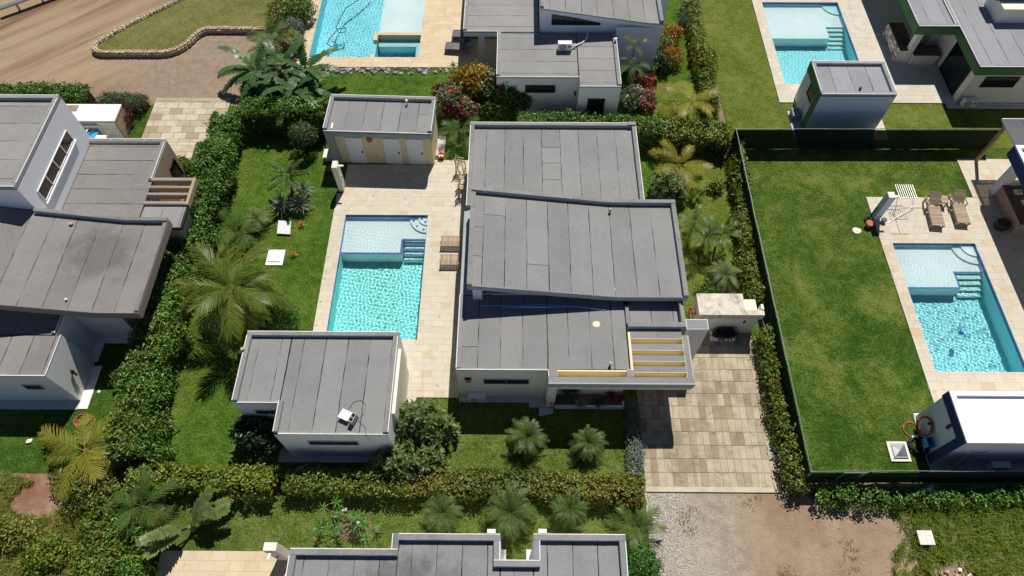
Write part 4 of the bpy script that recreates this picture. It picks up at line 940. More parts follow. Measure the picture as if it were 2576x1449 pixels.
def frond_mesh(key, L, n, ll, w, arch, droop, angle, mat, vee=.25, seed=0, stalk=.12, power=.55, tip=.35, plume=0, tshift=0.0, rach=.018):
    if key in FROND: return FROND[key]
    r = np.random.default_rng(seed); S = 14; pts = [np.zeros(3)]; angs = []
    for i in range(S):
        a = -arch*((i+.5)/S)**1.15; angs.append(a); pts.append(pts[-1] + np.array([math.cos(a), 0, math.sin(a)])*L/S)
    pts = np.array(pts); V, F, T = [], [], []
    def at_(t): k = min(int(t*S), S-1); f = t*S-k; return pts[k]*(1-f)+pts[k+1]*f, angs[k]
    for i in range(S+1):                         # rachis
        q = rach*(1-.8*i/S); p = pts[i]; V += [p+[0, -q, 0], p+[0, q, 0], p+[0, 0, -q*1.3]]; T += [.75]*3
    for i in range(S):
        a = 3*i
        for u, v in ((0, 1), (1, 2), (2, 0)): F += [(a+u, a+v, a+3+v), (a+u, a+3+v, a+3+u)]
    for i in range(n):
        t = stalk + (1-stalk)*(i+.5)/n; p, an = at_(t); Tn = np.array([math.cos(an), 0, math.sin(an)]); Up = np.array([-math.sin(an), 0, math.cos(an)])
        for sgn in (-1, 1):
            for pk in range(1+plume):
                u = (t-stalk)/(1-stalk); l = ll*max(.12, math.sin(math.pi*(.10+.84*u))**power)*(1-tip*u*.4)*r.uniform(.85, 1.1)
                aa = angle + .45*u + r.normal(0, .06); side = np.array([0, sgn, 0])
                lift = vee + (r.uniform(-1.1, .9) if plume else r.normal(0, .08)); dr = side*math.cos(aa)*math.cos(lift) + Tn*math.sin(aa) + Up*math.sin(lift)*math.cos(aa); dr /= np.linalg.norm(dr)
                wd = np.cross(dr, Up); wd = wd/np.linalg.norm(wd)*w*.5; m = p+dr*l*.5 - np.array([0, 0, droop*l*.15]); e = p+dr*l - np.array([0, 0, droop*l*.6])
                b = len(V); V += [p-wd*.7, p+wd*.7, m-wd, m+wd, e-wd*.15, e+wd*.15]; F += [(b, b+1, b+3), (b, b+3, b+2), (b+2, b+3, b+5), (b+2, b+5, b+4)]
                tv = np.clip(r.normal(.42, .14)+tshift, 0, 1); T += [tv*.9, tv*.9, tv, tv, min(1, tv+.28), min(1, tv+.28)]
    me = np_mesh('frond', np.array(V), np.array(F), T); me.materials.append(MAT[mat]); FROND[key] = me; return me
def palm(name, label, x, y, h, nf, kind, lean=(0, 0), seed=0, pitch=(-.2, 1.1), r=.09, scale=1.0, cat='palm', group=None, trunk=True, ring=True, az0=None, dead=None):
    """kind: (key, list of mesh variants)"""
    rg = random.Random(seed); t = thing(name, label, cat, (x, y, 0), group); cx, cy = x+lean[0], y+lean[1]
    if trunk:
        n = max(5, int(h/.12)); pts, rr = [], []
        for i in range(n+1):
            s = i/n; pts.append((x+lean[0]*s**1.4, y+lean[1]*s**1.4, h*s)); rr.append(r*(1.25-.5*s)*(1.08 if i % 2 else .95))
        MB().tube(pts, rr, 8).build('trunk', 'trunk', t, True)
    for i in range(nf):
        me = kind[i % len(kind)]; o = link('frond', me, None, t); u = (i+.5)/nf
        o.location = (cx-x+rg.uniform(-.03, .03), cy-y+rg.uniform(-.03, .03), h+.05*u)
        p = pitch[0] + (pitch[1]-pitch[0])*u + rg.uniform(-.12, .12)
        if dead and i < 2: o.data = dead[i % len(dead)]; p = -.95 + .2*i
        o.rotation_euler = (rg.uniform(-.25, .25), -p, (az0 if az0 is not None else seed) + i*2.39996 + rg.uniform(-.25, .25)); s = scale*rg.uniform(*((.68, 1.15) if nf > 40 else (.82, 1.14))); o.scale = (s, s, s)
    return t
def K(key, mat, nv=3, **kw): return [frond_mesh((key, mat, i), mat=mat, seed=i*13+5, **kw) for i in range(nv)]
COCO = K('coco', 'leaf_coconut', L=2.75, n=48, ll=.85, w=.036, arch=1.0, droop=1.1, angle=.50, tshift=-.03, vee=.12, stalk=.16)
COCOY = K('cocoy', 'leaf_coconut_yellow', L=2.1, n=40, ll=.68, w=.030, arch=.75, droop=.55, angle=.45, vee=.12, stalk=.14)
ARECA = K('areca', 'leaf_palm', L=1.25, n=24, ll=.46, w=.024, arch=1.05, droop=.6, angle=.55, vee=.35, stalk=.18)
XMAS = K('xmas', 'leaf_palm', L=1.0, n=22, ll=.36, w=.024, arch=1.25, droop=.5, angle=.5, vee=.45, stalk=.1, tshift=.15)
PYG = K('pyg', 'leaf_pygmy', nv=4, L=.98, n=26, ll=.20, w=.0105, arch=1.75, droop=.5, angle=.62, vee=.1, stalk=.08)
FEA = K('fea', 'leaf_feather', nv=4, L=1.02, n=26, ll=.20, w=.0105, arch=1.8, droop=.5, angle=.62, vee=.1, stalk=.08)
FOX = K('fox', 'leaf_palm', L=1.15, n=34, ll=.24, w=.030, arch=.75, droop=.2, angle=.7, vee=.1, stalk=.14, plume=2, power=.35)
BAN = K('ban', 'leaf_banana', L=1.95, n=17, ll=.27, w=.115, arch=1.15, droop=.45, angle=.25, vee=.22, stalk=.14, power=.4, rach=.03)
TRAV = K('trav', 'leaf_traveller', L=1.95, n=14, ll=.36, w=.15, arch=.55, droop=.5, angle=.22, vee=.25, stalk=.30, power=.4, rach=.035, tshift=.1)
DEADC = K('cocod', 'leaf_dead', 2, L=1.9, n=34, ll=.6, w=.03, arch=.9, droop=1.0, angle=.6, vee=.1); DEADA = K('arecad', 'leaf_dead', 2, L=1.0, n=18, ll=.35, w=.026, arch=1.0, droop=.9, angle=.6, vee=.1)
def sword_mesh(key, L, w, arch, mat, fold=.25, tip=1.0, wide=.35):
    if key in FROND: return FROND[key]
    S = 6; V, F, T = [], [], []; p = np.zeros(3)
    for i in range(S+1):
        s = i/S; a = -arch*s; ww = w*(.55+.45*min(1, s/wide)) if s < wide else w*(1-((s-wide)/(1-wide))**1.6*.96); up = np.array([-math.sin(a), 0, math.cos(a)])
        V += [p+np.array([0, -ww/2, 0])+up*ww*fold, p, p+np.array([0, ww/2, 0])+up*ww*fold]; T += [.75+.25*tip*s, .3, .75+.25*tip*s]; p = p+np.array([math.cos(a), 0, math.sin(a)])*L/S
    for i in range(S):
        a = 3*i; F += [(a, a+1, a+4, a+3), (a+1, a+2, a+5, a+4)]
    me = np_mesh('leaf', np.array(V), np.array(F), T); me.materials.append(MAT[mat]); FROND[key] = me; return me
def rosette(name, label, x, y, z, n, me, seed, pitch=(-.1, 1.45), scale=1.0, cat='plant', stem=0.0, group=None):
    rg = random.Random(seed); t = thing(name, label, cat, (x, y, z), group)
    if stem: MB().tube([(x, y, z), (x+.02, y, z+stem*.5), (x, y, z+stem)], [.05, .04, .035], 6).build('stem', 'trunk', t)
    for i in range(n):
        u = (i+.5)/n; o = link('leaf', me, None, t); o.location = (0, 0, stem); o.rotation_euler = (rg.uniform(-.2, .2), -(pitch[0]+(pitch[1]-pitch[0])*u+rg.uniform(-.1, .1)), i*2.39996); s = scale*rg.uniform(.8, 1.12)*(1-.25*u); o.scale = (s, s, s)
    return t
AGA = sword_mesh('aga', .85, .075, .25, 'leaf_agave'); AGAD = sword_mesh('agad', .5, .07, .3, 'leaf_agave_dark')
CORD = sword_mesh('cord', .55, .11, .9, 'leaf_red'); DRAC = sword_mesh('drac', .55, .10, 1.0, 'leaf_variegated'); DRACG = sword_mesh('dracg', .55, .09, 1.0, 'leaf_palm'); CROT = sword_mesh('crot', .26, .07, .8, 'leaf_croton_orange'); CAN = sword_mesh('can', .32, .055, .6, 'leaf_bush'); BROM = sword_mesh('brom', .5, .10, .8, 'leaf_dark')

# hedges
hedge('long leafy hedge between the brown-edged house and the villa lawn', [(-16.55, 28.6), (-16.6, 24), (-16.75, 20), (-16.85, 15.5), (-16.75, 12.0), (-16.4, 8.6)], 1.55, 1.75, 'leaf_hedge', 1, nfl=40, lump=.36, dens=420, size=.165)
hedge('yellow-green hedge stub at the lower end of the long side hedge', [(-17.0, 15.2), (-16.9, 12.4), (-16.5, 8.9)], 1.35, 1.82, 'leaf_hedge_yellow', 3, dens=420, core=False, lump=.34)
hedge('dark green hedge between shed and banana plants, behind the round bush', [(-15.9, 29.0), (-10.9, 29.0)], 1.2, 1.9, 'leaf_hedge', 4, nfl=4)
hedge('green hedge under the bluish house windows, behind the villa', [(.2, 28.4), (6.4, 28.2), (8.4, 28.0)], 1.1, 1.5, 'leaf_hedge', 5, nfl=40)
hedge('dark hedge corner block behind the villa, beside the curved palm', [(8.2, 28.0), (12.2, 27.6)], 1.5, 1.5, 'leaf_hedge_yellow', 6, nfl=10)
hedge('yellow-green clipped hedge left of the gap along the lower boundary', [(-16.3, 8.05), (-10.15, 7.85)], .95, 1.0, 'leaf_hedge_yellow', 7, nfl=10, tint=lambda P: np.clip(VR.normal(.42, .22, len(P)), 0, .93))
hedge('green clipped hedge between the gap and the oleander along the lower boundary', [(-9.7, 7.85), (-5.6, 7.85)], 1.0, 1.05, 'leaf_hedge_yellow', 8, nfl=3, tint=lambda P: np.clip(VR.normal(.36, .18, len(P)), 0, .88))
hedge('reddish clipped hedge ending at the driveway corner, lower boundary', [(-5.4, 7.85), (1.0, 7.8), (5.5, 7.55)], .95, .95, 'leaf_hedge_red', 9, nfl=14, tint=lambda P: np.clip(.40 + wav(P, .9, 14)*.26 + VR.normal(0, .17, len(P)), 0, 1))
def sparse(label, path, seed): return hedge(label, path, .62, 1.0, 'leaf_hedge_yellow', seed, dens=330, size=.14, lump=.2, nfl=9, tint=lambda P: np.clip(VR.normal(.38, .2, len(P)), 0, 1))
sparse('narrow dark hedge outside the fence, beside the three slim palms', [(12.75, 27.6), (12.4, 23.5), (12.0, 19.5), (11.98, 16.8)], 10)
sparse('narrow yellow-green hedge outside the fence along the driveway stones', [(11.98, 15.3), (12.05, 11.5), (12.1, 7.6)], 12)
hedge('low ragged hedge in the shade along the outside of the front fence', [(12.9, 7.55), (18, 7.5), (26, 7.6)], .7, .6, 'leaf_hedge', 13, dens=260, lump=.25)
hedge('tall dark hedge at the upper left, behind the tower', [(-33, 30.55), (-25.5, 30.65)], 1.2, 1.35, 'leaf_hedge', 14, tint=lambda P: np.clip(VR.normal(.22, .14, len(P)), 0, .9))
hedge('smoothly clipped low hedge at the head of the upper left driveway', [(-25.0, 30.75), (-22.3, 30.55)], .95, .75, 'leaf_topiary', 15, lump=.05, size=.085, dens=900, tint=lambda P: np.clip(VR.normal(.1, .1, len(P)), 0, 1))
hedge('silver-grey low hedge along the inner edge of the driveway', [(5.47, 11.8), (5.42, 10.0), (5.35, 8.4)], .48, .45, 'leaf_silver', 16, size=.085, dens=900, lump=.1)
hedge('flowering hedge strip with red tufts between the two back gardens', [(11.6, 40.0), (11.75, 36.5), (11.75, 33.0), (11.6, 30.2)], .75, .9, 'leaf_hedge_yellow', 17, nfl=60, flower='petal_red', lump=.25)
hedge('overgrown dark bushes at the lower left corner beside the fan plant', [(-16.9, 7.6), (-17.0, 6.2), (-16.6, 3.8)], 1.5, .95, 'leaf_hedge_yellow', 18, dens=330, lump=.3, tint=lambda P: np.clip(VR.normal(.28, .18, len(P)), 0, .85))

# palms
palm('coconut_palm', 'large coconut palm with yellow-tipped fronds on the villa lawn', -13.05, 16.1, 2.75, 23, COCO, seed=2, pitch=(-.6, 1.1), r=.14, scale=.9, dead=DEADC)
palm('coconut_palm', 'low golden coconut palm below the brown-edged house', *at(205, 1128, 1.2), .9, 9, COCOY, seed=5, pitch=(-.1, .75), r=.13, dead=DEADC)
palm('coconut_palm', 'yellowish young coconut palm between the villa and the fence hedge', *at(1712, 408, 1.0), .7, 9, COCOY, seed=8, pitch=(0, .9), r=.1, scale=.8)
palm('coconut_palm', 'yellow-green young palm over the dark hedge corner behind the villa', *at(1742, 248, 1.9), 1.6, 9, COCOY, seed=11, pitch=(-.1, .9), r=.1, scale=.85)
palm('foxtail_palm', 'bushy foxtail palm with bottlebrush fronds above the silver agaves', *at(718, 440, 1.9), 1.75, 8, FOX, seed=3, pitch=(-.05, .65), r=.075, scale=1.05)
for q, lab in (((1750, 556), 'slim palm nearest the big oleander, one of three'), ((1778, 592), 'tallest slim palm with visible trunk, middle of three'), ((1816, 586), 'slim palm nearest the fence hedge, one of three')):
    palm('christmas_palm', lab, *at(*q, 1.45), 1.3, 9, XMAS, seed=int(q[0]), pitch=(.0, 1.05), r=.06, group='slim palms between villa and fence')
palm('areca_palm', 'bright green palm beside the shed, behind the terrace chairs', *at(1158, 318, 1.0), .6, 12, ARECA, seed=4, pitch=(.1, 1.2), r=.08, scale=1.1, dead=DEADA)
palm('areca_palm', 'dark feathery palm against the long hedge, above the coconut palm', *at(590, 572, 1.0), .5, 11, ARECA, seed=6, pitch=(.0, 1.1), r=.08, scale=1.05)
palm('areca_palm', 'glossy palm in front of the lower left hedge corner', *at(352, 1268, 1.3), 1.0, 12, ARECA, seed=9, pitch=(-.1, 1.1), r=.07, scale=1.15)
palm('areca_palm', 'upright palm with yellow-edged fronds beside the gravel track', *at(1605, 1318, .9), .45, 12, XMAS, seed=12, pitch=(.0, 1.1), r=.08, scale=1.15, dead=DEADA)
palm('areca_palm', 'feathery palm above the banana plants near the stone wall', *at(680, 78, 1.6), 1.2, 11, ARECA, seed=14, pitch=(-.1, 1.1), r=.07, scale=1.25)
palm('areca_palm', 'golden palm clump under the end of the stone wall', *at(665, 115, 1.2), .8, 9, XMAS, seed=15, pitch=(.0, 1.0), r=.07, scale=1.3, dead=DEADA)
palm('areca_palm', 'tall thin palm against the bluish white wall', *at(1594, 160, 2.4), 2.2, 8, XMAS, seed=17, pitch=(-.2, .9), r=.05, scale=.95)
palm('areca_palm', 'thin palm leaning out higher beside the bluish white wall', *at(1597, 112, 3.1), 2.9, 5, XMAS, seed=18, pitch=(.3, 1.2), r=.045, scale=.8)
for q, lab, sc_, n in (((1325, 1098), 'pygmy date palm on the front lawn, nearer the oleander', 1.08, 130), ((1480, 1112), 'pygmy date palm on the front lawn, nearer the driveway', .95, 120), ((1110, 1288), 'pygmy date palm below the hedge, nearest the white-flowered plants', 1.02, 120), ((1282, 1288), 'largest pygmy date palm below the hedge, above the roof notch', 1.3, 140), ((1432, 1276), 'pygmy date palm below the hedge, nearest the gravel track', 1.0, 110)):
    palm('pygmy_palm', lab, *at(*q, .95), .7, n, PYG, seed=int(q[0]), pitch=(-.35, 1.45), r=.07, scale=sc_, group='pygmy date palms')
palm('pygmy_palm', 'pale feathery pygmy palm beside the agaves and hedge', *at(642, 545, .8), .5, 70, FEA, seed=31, pitch=(.0, 1.35), r=.07, scale=.85)
palm('pygmy_palm', 'soft pale pygmy palm above the weathered gate wall', *at(1826, 690, .7), .45, 80, FEA, seed=33, pitch=(.0, 1.35), r=.07, scale=1.0)
for i, (q, lab) in enumerate((((640, 165), 'banana plant leaning towards the gravel, in the clump above the hedge'), ((700, 175), 'dense banana plant in the middle of the clump above the hedge'), ((768, 165), 'banana plant reaching towards the golden pool terrace'), ((735, 215), 'low banana plant at the front of the clump behind the hedge'))):
    palm('banana_plant', lab, *at(*q, 1.9), 1.5, 13, BAN, seed=40+i, pitch=(-.15, 1.15), r=.10, scale=1.3, cat='banana plant', group='banana plants beside the gravel')
# fan-shaped traveller's plant: leaves spread in one plane
fx, fy = at(475, 1325, .6); t = thing('traveller_palm', 'fan-shaped plant with torn paddle leaves beside the lower terrace', 'palm', (fx, fy, 0))
MB().tube([(fx, fy, 0), (fx+.02, fy, .35), (fx, fy, .6)], [.12, .11, .09], 8).build('trunk', 'trunk', t)
for i in range(9):
    o = link('leaf', TRAV[i % 3], None, t); a = -1.15 + 2.3*i/8; o.location = (0, 0, .5); o.rotation_euler = (random.Random(i).uniform(-.3, .3), -(1.25-abs(a)*.75), .62 + (0 if a > 0 else math.pi) + random.Random(i+50).uniform(-.28, .28))
# small leaning sapling
sx, sy = at(455, 1083); t = thing('young_palm', 'small leaning palm sapling with two yellow fronds on the lawn', 'palm', (sx, sy, 0))
MB().tube([(sx, sy, 0), (sx-.15, sy+.1, .5), (sx-.42, sy+.12, .95)], [.035, .03, .02], 6).build('trunk', 'trunk', t)
for i, az in enumerate((2.9, 3.6)):
    o = link('frond', COCOY[i], None, t); o.location = (-.42, .12, .95); o.rotation_euler = (0, -.35+.5*i, az); o.scale = (.36, .36, .36)

# shrubs
bx, by = at(764, 345, 1.05); shrub('topiary_bush', 'round clipped grey-green bush on a short stem beside the shed', [(bx, by, 1.15, .72, .72, .62)], 'leaf_topiary', 51, 900, .085, lump=.05)
bx, by = at(703, 802, .55); shrub('round_bush', 'bright green round bush between the coconut palm and the guest house', [(bx, by, .5, .85, .75, .55)], 'leaf_bush', 52, 600, .15, aspect=.28, lump=.08)
bx, by = at(1612, 1424, .5); shrub('round_bush', 'bright green bush at the bottom edge beside the gravel track', [(bx, by, .45, .75, .75, .5)], 'leaf_bush', 53, 600, .11, lump=.12)
def spray_bush(name, label, lobes, mat, seed, tips, size=.20, flower=None, nfl=0, cat='shrub', aspect=.27):
    """airy bush: upright shoots, each carrying a spray of narrow leaves; lobes are (x, y, rx, ry, height)"""
    r = np.random.default_rng(seed); x, y = lobes[0][:2]; t = thing(name, label, cat, (x, y, 0)); M = MB(); C, D, N, F = [], [], [], []
    wts = np.array([l[2]*l[3]*l[4] for l in lobes]); wts = wts/wts.sum()
    for k in range(tips):
        lx, ly, rx, ry, h = lobes[r.choice(len(lobes), p=wts)]; a = r.uniform(0, 6.283); q = r.uniform(0, 1)**.5; z = h*(1-.55*q*q)*r.uniform(.55, 1.12)
        T = np.array([lx+rx*q*math.cos(a), ly+ry*q*math.sin(a), max(.25, z)]); u = np.array([.75*q*math.cos(a), .75*q*math.sin(a), .9]) + r.normal(0, .18, 3); u /= np.linalg.norm(u)
        if k % 3 == 0: M.tube([(lx+.2*math.cos(a), ly+.2*math.sin(a), 0), (lx+rx*q*.55*math.cos(a), ly+ry*q*.55*math.sin(a), z*.55), tuple(T)], [.025, .016, .007], 4)
        m = 17; s_ = r.uniform(0, .42, m); az = r.uniform(0, 6.283, m); e1 = np.cross(u, [0, 0, 1.]) + 1e-6; e1 /= np.linalg.norm(e1); e2 = np.cross(u, e1)
        out = e1[None]*np.cos(az)[:, None] + e2[None]*np.sin(az)[:, None]; d = out*.85 + u[None]*.65; d /= np.linalg.norm(d, axis=1)[:, None]
        C.append(T[None] - u[None]*s_[:, None] + d*size*.45); D.append(d); N.append(np.tile(u, (m, 1)) + out*-.2)
        if k < nfl: F.append(T[None] + r.normal(0, .035, (5, 3)) + u[None]*.05)
    C, D, N = np.concatenate(C), np.concatenate(D), np.concatenate(N); tt = np.clip(r.normal(.48, .22, len(C)), 0, 1)
    me = leaf_mesh('foliage', C - np.array(wloc(t)), N, size, tt, aspect, .15, .05, D); link('foliage', me, mat, t); M.build('branches_or_core', 'branches_or_core', t)
    if F: F = np.concatenate(F); stuff_flowers('flowers', flower, t, F, np.tile([0, 0, 1.], (len(F), 1)), .085, r.uniform(0, 1, len(F)), .85)
    return t
(ax, ay), (cx, cy) = at(1060, 1070, .9), at(1022, 1168, .8)
spray_bush('oleander', 'large pink-flowered oleander spilling over the lower hedge by the guest house', [(ax, ay, 1.25, 1.05, 2.5), (ax+1.15, ay-.1, .5, .6, 1.6), (ax-.3, ay-.8, 1.3, .55, 1.7), (cx, cy, 1.75, .75, 1.9), (cx+.9, cy+.25, .9, .6, 1.6), (cx-.9, cy, .8, .5, 1.3)], 'leaf_oleander', 54, 640, .27, 'petal_pink', 60)
bx, by = at(1678, 470, .7); spray_bush('oleander', 'dense dark oleander with few pink flowers beside the villa wall', [(bx, by, .95, .9, 1.6), (bx+.5, by-.5, .6, .5, 1.2)], 'leaf_oleander', 55, 260, .25, 'petal_pink', 24)
bx, by = at(650, 1092, .8); shrub('broadleaf_bush', 'glossy dark broad-leaved bush in the notch of the guest house', [(bx, by, .8, .95, .8, .75)], 'leaf_dark', 56, 200, .26, aspect=.42, lump=.25)
X = lambda px, py, z: at(px, py, z)
bx, by = X(1195, 215, 1.2); shrub('croton_bush', 'yellow croton bush rising over the hedge behind the villa', [(bx, by, 1.25, 1.25, 1.0, 1.1), (bx-1.0, by-.2, .8, .7, .7, .7)], 'leaf_croton', 57, 260, .24, aspect=.35, mixmat='leaf_palm')
bx, by = X(1262, 232, 1.2); shrub('variegated_bush', 'green and cream leaved bush with red flowers below the bluish house', [(bx, by, 1.3, 1.2, 1.0, 1.15), (bx+1.0, by-.4, .9, .7, .7, .8), (bx-.3, by-1.1, .7, 1.1, .5, .7)], 'leaf_palm', 58, 260, .20, aspect=.6, mixmat='leaf_variegated', flower='petal_red', nfl=55, fsize=.19)
bx, by = X(1135, 262, .9); shrub('variegated_bush', 'pale mottled bush with maroon leaves at the shed corner', [(bx, by, .95, .95, .9, .9), (bx+.9, by-.6, .7, .8, .6, .7)], 'leaf_variegated', 59, 260, .2, aspect=.5, mixmat='leaf_maroon', flower='petal_red', nfl=38, fsize=.19)
bx, by = X(1112, 232, .7); shrub('red_leaf_bush', 'dark red leaved bush at the end of the back lawn', [(bx, by, .5, .55, .5, .5)], 'leaf_maroon', 60, 300, .2, aspect=.4)
for q, lab, m_, r_ in (((1690, 88), 'orange croton at the wall corner, upper of two', 'leaf_croton_orange', .6), ((1690, 142), 'orange croton at the wall corner, lower of two', 'leaf_croton_orange', .55), ((1672, 118), 'green bush between the two orange crotons', 'leaf_hedge_yellow', .6), ((1662, 158), 'grey-green mound under the orange crotons', 'leaf_topiary', .55)):
    bx, by = X(*q, .6); shrub('croton_bush', lab, [(bx, by, .55, r_, r_, .55)], m_, 61+int(q[1]), 320, .17, aspect=.35)
bx, by = X(1592, 245, .6); shrub('flowering_bush', 'white-flowered bush below the thin palms', [(bx, by, .55, .75, .7, .55)], 'leaf_hedge_yellow', 70, 300, .12, flower='petal_white', nfl=170, fsize=.12)
bx, by = X(1628, 255, .6); shrub('flowering_bush', 'pink-flowered bush beside the white-flowered one', [(bx, by, .55, .5, .8, .55)], 'leaf_oleander', 71, 300, .12, flower='petal_pink', nfl=150, fsize=.13)
bx, by = X(1620, 210, .7); shrub('flowering_bush', 'coral-flowered shrub against the bluish wall corner', [(bx, by, .6, .8, .5, .6)], 'leaf_dark', 72, 300, .12, flower='petal_red', nfl=90, fsize=.15)
for q, lab in (((1735, 22), 'silvery lavender bush at the top edge of the back garden'), ((1730, 52), 'grey lavender bush above the red tufts')):
    bx, by = X(*q, .4); shrub('lavender_bush', lab, [(bx, by, .4, .6, .6, .45)], 'leaf_silver', 75+q[1], 600, .12, aspect=.2)
bx, by = X(735, 68, .5); shrub('silver_bush', 'silvery mounded shrub beside the golden pool terrace', [(bx, by, .45, .8, .8, .5)], 'leaf_silver', 77, 450, .14, aspect=.3)
bx, by = X(752, 30, .7); shrub('garden_bush', 'dark green bush at the corner of the golden pool terrace', [(bx, by, .7, .9, .9, .7)], 'leaf_hedge', 78, 380, .15)
bx, by = X(705, 35, .7); shrub('garden_bush', 'mid green bush at the end of the upper lawn', [(bx, by, .6, .8, 1.2, .65)], 'leaf_hedge_yellow', 79, 350, .15)
bx, by = X(735, 105, .5); shrub('flowering_bush', 'yellow-green bush with red blossoms beside the grey pool stones', [(bx, by, .5, .7, .7, .55)], 'leaf_hedge_yellow', 80, 350, .14, flower='petal_red', nfl=40, fsize=.13)
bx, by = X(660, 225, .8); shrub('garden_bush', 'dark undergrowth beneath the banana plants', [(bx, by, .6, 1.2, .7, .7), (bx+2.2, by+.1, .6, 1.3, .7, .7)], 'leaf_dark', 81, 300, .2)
bx, by = X(318, 296, .5); shrub('red_leaf_bush', 'dark red shrub against the tan block on the left', [(bx, by, .5, .38, .6, .5)], 'leaf_maroon', 82, 420, .12)
bx, by = X(460, 425, .3); shrub('grass_clump', 'tuft of tall grass at the tan wall corner by the upper left driveway', [(bx, by, .35, .5, .5, .4)], 'weeds_green', 83, 350, .3, aspect=.12)
bx, by = X(310, 950, .5); shrub('grass_clump', 'pale plumed grass at the foot of the long hedge', [(bx, by, .4, .35, .35, .5)], 'weeds', 84, 350, .3, aspect=.12)
bx, by = X(128, 1112, .2); shrub('small_bush', 'small yellow-green plant beside the golden coconut palm', [(bx, by, .22, .25, .25, .22)], 'leaf_hedge_yellow', 85, 500, .1)
bx, by = X(430, 1142, .3); shrub('small_bush', 'thin sapling with few leaves in front of the lower left hedge', [(bx, by, .4, .25, .22, .4)], 'leaf_hedge', 86, 260, .12)
bx, by = X(1432, 988, .7); shrub('round_bush', 'dark rounded bush in the entrance planter', [(bx, by, .62, .34, .3, .34)], 'leaf_dark', 87, 700, .09)
bx, by = X(1793, 372, .5); shrub('small_bush', 'dark leafy bush beside the fence hedge, behind the young coconut palm', [(bx, by, .5, .55, .55, .5)], 'leaf_dark', 88, 320, .15)
bx, by = X(905, 1310, .5)
plum = thing('plumeria', 'spindly plant with star leaf clusters and white flowers on red soil', 'shrub', (bx, by, 0)); pr = random.Random(4)
for i in range(20):
    a, d = pr.uniform(0, 6.28), pr.uniform(.1, 1.35); px_, py_, pz = bx-.3+d*1.15*math.cos(a), by+.62*d*math.sin(a), pr.uniform(.5, 1.05)
    MB().tube([(bx-.2+.4*math.cos(a), by+.25*math.sin(a), 0), ((px_+bx)/2, (py_+by)/2, pz*.6), (px_, py_, pz)], [.03, .022, .014], 5).build('stem', 'trunk', plum)
    for k in range(9):
        o = link('leaf', CAN, None, plum); o.location = (px_-bx, py_-by, pz); o.rotation_euler = (0, -pr.uniform(-.1, .8), k*.698+pr.uniform(-.2, .2))
q = MB(); q.prism([(bx-.2+1.0*math.cos(i*.5236)*(1+.25*math.sin(i*3.1)), by-.25+.42*math.sin(i*.5236)*(1+.3*math.cos(i*2.3))) for i in range(12)], .017, .03); structure(q.build('soil_bed', 'bare_soil'))
P = np.array([[bx-.55, by+.3, 1.1], [bx+.1, by-.2, 1.05], [bx-.9, by+.1, 1.0]]); P = np.repeat(P, 5, 0)+VR.normal(0, .05, (15, 3)); stuff_flowers('flowers', 'petal_white', plum, P, np.tile([0, 0, 1.], (15, 1)), .11, None, .8)
# rosettes
for q, lab, s in (((708, 512), 'silver agave nearest the hedge, one of three under the foxtail palm', 1.0), ((755, 512), 'silver agave in front, one of three under the foxtail palm', 1.02), ((762, 474), 'silver agave at the back of three under the foxtail palm', .85)):
    rosette('agave', lab, *at(*q, .5), .12, 70, AGA, int(q[0]+q[1]), (-.25, 1.5), s, 'agave', .3, 'silver agaves on the villa lawn')
for q, lab in (((757, 563), 'small orange croton beside the tilted white cover'), ((737, 638), 'small orange croton beside the flat white cover')):
    rosette('small_croton', lab, *at(*q, .2), .02, 14, CROT, int(q[1]), (.1, 1.4), 1.0, 'plant', .12, 'small orange crotons')
for q, lab, me, n in (((1393, 1003), 'dark red cordyline at the pier end of the entrance planter', CORD, 22), ((1460, 1010), 'yellow-green dracaena in the middle of the entrance planter', DRAC, 24), ((1505, 1006), 'dark bromeliad low in the entrance planter', BROM, 22), ((1538, 994), 'larger dark red cordyline near the driveway end of the planter', CORD, 22), ((1562, 998), 'smaller dark red cordyline at the planter corner', CORD, 16)):
    rosette('planter_plant', lab, *at(*q, .6), .27, n, me, int(q[0]), (.0, 1.3), .85 if me is not CORD else .8, 'plant', .25 if me is CORD else .1)
for q, lab in (((1140, 160), 'star-leaved plant above the back lawn, beside the porch pillar'), ((1135, 180), 'star-leaved plant at the end of the grey stone strip')):
    rosette('plumeria_plant', lab, *at(*q, .9), .05, 16, DRACG, int(q[1]), (.0, 1.1), .8, 'plant', .7)
for i, (x, y) in enumerate(((9.85, 15.2), (10.08, 15.22), (10.3, 15.2), (10.5, 15.22), (9.98, 15.3), (10.42, 15.3))):
    rosette('agave', ('leftmost dark agave of the row in the long white planter', 'second dark agave from the left in the long white planter', 'middle front dark agave in the long white planter', 'rightmost dark agave of the row in the long white planter', 'back dark agave towards the left in the long white planter', 'back dark agave towards the right in the long white planter')[i], x, y, .42, 34, AGAD, 90+i, (-.15, 1.5), 1.0, 'agave', .06, 'dark agaves in the gate planter')

